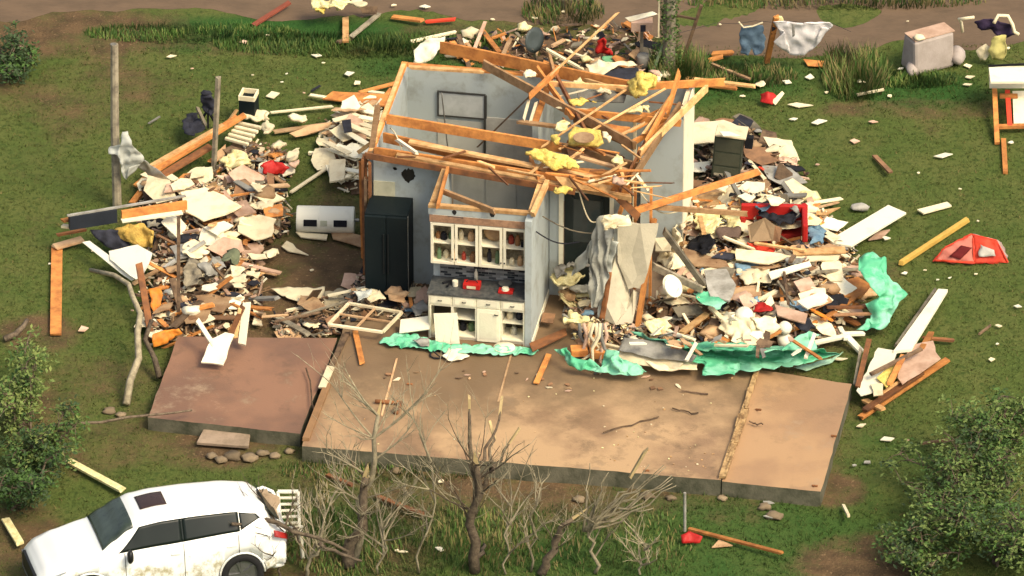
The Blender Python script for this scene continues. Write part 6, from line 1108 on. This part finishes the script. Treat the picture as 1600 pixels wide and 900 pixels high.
b = P(655, 895, 0); branchy(b, atd(680, 740, b.y), .018, 9, .7, .9, barkl, 'thin weedy sapling left of the centre tree', seed=22, torn=False)
b = P(480, 900, 0); branchy(b, atd(500, 850, b.y), .03, 9, .9, .8, barkl, 'low tangle of twigs behind the car tail', seed=31, torn=False)
b = P(1000, 898, 0); branchy(b, atd(1010, 850, b.y), .018, 7, .9, .7, barkl, 'low brushy sapling at the lower edge right of centre', seed=32, torn=False)
b = P(440, 905, 0); branchy(b, atd(440, 820, b.y), .02, 9, .9, .8, bark, 'dark thin scrub growing right behind the car tail', seed=41, torn=False)
b = P(590, 897, 0); branchy(b, atd(610, 800, b.y), .018, 9, .8, .9, barkl, 'wispy pale scrub between the stump and centre tree', seed=42, torn=False)
b = P(790, 897, 0); branchy(b, atd(800, 790, b.y), .018, 8, .8, .8, barkl, 'wispy pale scrub just right of the centre tree trunk', seed=43, torn=False)
# branches lying over the car tail
t_ = thing('fallen_branch', P(430, 850, 1.0), 'dark broken branch lying across the car tail', 'branch'); lm = MB()
for x1, y1, x2, y2, r in [(380, 800, 545, 862, .05), (360, 815, 470, 830, .03), (430, 830, 390, 790, .02), (400, 800, 360, 860, .02), (470, 850, 440, 790, .02), (300, 800, 345, 870, .015), (500, 850, 560, 880, .04), (440, 838, 330, 826, .02)]:
    a = P(x1, y1, 1.35 if x1 < 400 else .9); c = P(x2, y2, .7); pts = [a.lerp(c, j/6)+Vector((R.uniform(-.05, .05), R.uniform(-.05, .05), R.uniform(-.03, .05))) for j in range(7)]; lm.tube(pts, [r*(1-.08*j) for j in range(7)], n=5)
lm.build('branches', bark, t_, smooth=True)
# pale root at left and branch across the carport slab
def twigline(name, label, pts, r, m, zs): 
    q = [P(x, y, z)+Vector((R.uniform(-.02, .02), 0, 0)) for (x, y), z in zip(pts, zs)]; tag(MB().tube(q, [r*(1-.5*k/len(q)) for k in range(len(q))], n=6).build(name, m, smooth=True), label, 'branch')
twigline('dead_branch', 'pale dead trunk standing left of the carport slab', [(196, 632), (205, 595), (216, 560), (214, 520), (218, 490), (205, 462), (200, 445), (180, 430), (140, 422)], .07, barkl, [.05, .3, .5, .7, .85, .95, .95, .8, .6])
twigline('dead_branch', 'long crooked branch reaching over the front of the carport slab', [(70, 668), (110, 662), (160, 660), (200, 652), (240, 648), (270, 645), (300, 641)], .03, bark, [.3, .35, .4, .42, .45, .45, .42])
twigline('dead_branch', 'dark snag between the pale dead trunk and the slab', [(250, 590), (240, 560), (228, 530), (236, 500)], .06, bark, [.1, .3, .5, .7])
twigline('dead_branch', 'curved grey root at the left border', [(8, 530), (25, 522), (38, 510), (42, 500)], .06, bark, [.05, .1, .12, .1])
def bush(base, rx, ry, rz, n, label, seed, mats_, ls=.05, stems=9, cat='bush', name='bush', droop=0):
    rr = random.Random(seed); t = thing(name, Z(base, 0), label, cat); st = MB(); lf = MB(); cl = []
    for k in range(stems):
        a = rr.uniform(0, 6.28); e = base+Vector((rx*cos(a)*rr.uniform(.2, 1.45), ry*sin(a)*rr.uniform(.2, 1.35), rz*rr.uniform(.2, 1.4))); s = Z(base, 0)+Vector((rr.uniform(-.15, .15)*rx, rr.uniform(-.15, .15)*ry, 0))
        pts = [s.lerp(e, j/6)+Vector((rr.uniform(-.06, .06), rr.uniform(-.06, .06), .25*rz*sin(pi*j/6))) for j in range(7)]; st.tube(pts, [.03*(1-.13*j) for j in range(7)], n=5)
        for j in range(2, 7):
            for q in range(3):
                c = pts[j]+Vector((rr.gauss(0, .2*rx), rr.gauss(0, .2*ry), rr.gauss(0, .16*rz))); cl.append(c); st.tube([pts[j], pts[j].lerp(c, .5)+Vector((0, 0, .03)), c], [.01, .007, .004], n=4)
    for k in range(n):
        c = rr.choice(cl); p = c+Vector((rr.gauss(0, .085), rr.gauss(0, .085), rr.gauss(0, .05)))
        if p.z < .02: p.z = abs(p.z)+.02
        lf.mi = rr.randrange(len(mats_)) if rr.random() < .3 else int(abs(noise.noise(c*1.3))*9) % len(mats_); leafbit(lf, p, ls*rr.uniform(.6, 1.4))
    st.build('stems', bark, t); lf.build('leaves', mats_, t); return t
leafd = mat('leaf_dark', (.045, .08, .028), .7, scale=3, rnd=.1, bump=0)
leafp = mat('leaf_pale', (.14, .20, .05), .7, scale=3, rnd=.1, bump=0)
G = [leafg, leafp, leafd]
bush(P(1505, 790, .3), .9, 1.5, .7, 6500, 'broad leafy bush at the lower right', 1, [leafg, leafp, leafp, leafd], .042, 16)
bush(P(1565, 850, .3), .9, 1.2, .8, 6500, 'dark leafy bush in the lower right corner', 2, [leafg, leafd, leafp], .042, 14)
bush(P(1565, 690, .4), .8, .9, .6, 4200, 'pale-leaved branch clump on the right edge', 3, [leafp, leafg], .042, 10)
bush(P(1440, 880, .2), .6, .6, .5, 3000, 'low leafy bush left of the dark corner bush', 4, G, .042, 9)
bush(P(38, 640, .4), .5, 1.2, .7, 3600, 'yellow-green bush at the left border', 5, [leafy, leafy, leafg], .045, 11)
bush(P(70, 715, .2), .5, .8, .6, 3500, 'mid green bush above the car bonnet', 6, [leafy, leafg, leafd], .042, 9)
bush(P(30, 780, .2), .6, .8, .6, 2500, 'dark low bush left of the car bonnet', 7, [leafg, leafd], .042, 8)
bush(P(22, 110, .1), .35, .9, .4, 1800, 'dark shrub at the upper left border', 8, [leafd, leafd, leafg], .045, 7)
def tallgrass(x, y, rx, ry, h, n, label, seed, ms, cat='weeds'):
    rr = random.Random(seed); c = P(x, y, 0); mb = MB()
    for k in range(n):
        a = rr.uniform(0, 6.28); q = math.sqrt(rr.random()); p = Vector((c.x+rx/88*q*cos(a), c.y+ry/44*q*sin(a), -.02)); hh = h*rr.uniform(.4, 1.1)*(1-.4*q); l = Vector((rr.gauss(0, .25), rr.gauss(0, .25), 1))*hh; w = Vector((cos(a), sin(a), 0))*.012; b = len(mb.v); mid = p+l*.55+Vector((0, 0, .08*hh))
        mb.v += [p-w, p+w, mid+w*.8, mid-w*.8, p+l]; mb.f += [(b, b+1, b+2, b+3), (b+3, b+2, b+4)]; mi = rr.randrange(len(ms)); mb.m += [mi, mi]
    o = mb.build('tall_grass', ms, origin=Z(c, 0)); tag(o, label, cat); o['kind'] = 'stuff'
tallgrass(1335, 120, 55, 45, .6, 1000, 'tall green weeds right of the hanging shirt', 1, [leafg, leafy, dryg])
tallgrass(1060, 110, 50, 30, .6, 900, 'weeds around the vine-covered post', 2, [leafg, leafy, dryg]); tallgrass(880, 20, 70, 25, .35, 600, 'weeds in the road behind the house', 3, [leafg, dryg]); tallgrass(1300, 5, 260, 12, .3, 900, 'weeds at the far side of the road', 4, [dryg, leafg])
tallgrass(600, 735, 160, 18, .2, 1000, 'weeds along the foot of the big slab', 5, [leafg, leafy, dryg]); tallgrass(640, 850, 190, 60, .24, 2200, 'tall weeds around the foreground trees', 6, [leafg, leafy, dryg]); tallgrass(1430, 125, 70, 14, .25, 700, 'weeds in front of the upturned armchair', 7, [leafg, leafy]); tallgrass(560, 70, 240, 22, .22, 3000, 'grassy bank left of the rear wall', 8, [leafg, leafg, leafy]); tallgrass(930, 850, 150, 60, .2, 900, 'weeds in the right foreground', 9, [leafg, leafy, dryg]); tallgrass(300, 52, 180, 18, .2, 1500, 'grassy bank at the upper left', 10, [leafg, leafg, leafy]); tallgrass(1160, 120, 90, 22, .25, 900, 'grass under the hanging jeans', 11, [leafg, leafy, dryg]); tallgrass(490, 790, 30, 40, .35, 160, 'dry pale weeds right of slatted chair', 12, [dryg, barkl])
# short lawn grass
def lawn():
    rr = random.Random(12); mb = MB(); ga = mat('blade_olive', (.095, .118, .028), .9, scale=.8, col2=(.065, .085, .018), rnd=0, bump=0); gb = mat('blade_green', (.06, .10, .02), .9, scale=.8, rnd=0, bump=0); gc = mat('blade_dry', (.17, .14, .05), .9, rnd=0, bump=0)
    dom = [P(-60, 70), P(1660, 70), P(-60, 960)]; x0, x1 = dom[0].x, dom[1].x; y1, y0 = dom[0].y, dom[2].y; c = 0
    for k in range(64000):
        x = rr.uniform(x0, x1); y = rr.uniform(y0, y1); m = mud(x, y)
        if m > .35+rr.random()*.4: continue
        dz = Vector((x, y, 0))-Z(HO, 0); u = dz.dot(HU); v = dz.dot(HV)
        if inhouse(x, y) or inpoly(u, v, SA) or inpoly(u, v, SB) or inpoly(u, v, SC_): continue
        mi = 1 if green(x, y) > .35 else (2 if rr.random() < .05 else 0); h = rr.uniform(.02, .06)*(1.5 if mi == 1 else 1)
        for q in range(2):
            a = rr.uniform(0, 6.28); w = Vector((cos(a), sin(a), 0))*.012; b = len(mb.v); p = Vector((x+rr.uniform(-.03, .03), y+rr.uniform(-.03, .03), gz(x, y)-.004)); mb.v += [p-w, p+w, p+Vector((rr.gauss(0, .03), rr.gauss(0, .03), h))]; mb.f.append((b, b+1, b+2)); mb.m.append(mi)
    o = mb.build('lawn_grass', [ga, gb, gc], origin=(0, 0, 0)); tag(o, 'short patchy olive grass covering the lawn', 'grass'); o['kind'] = 'stuff'
lawn()
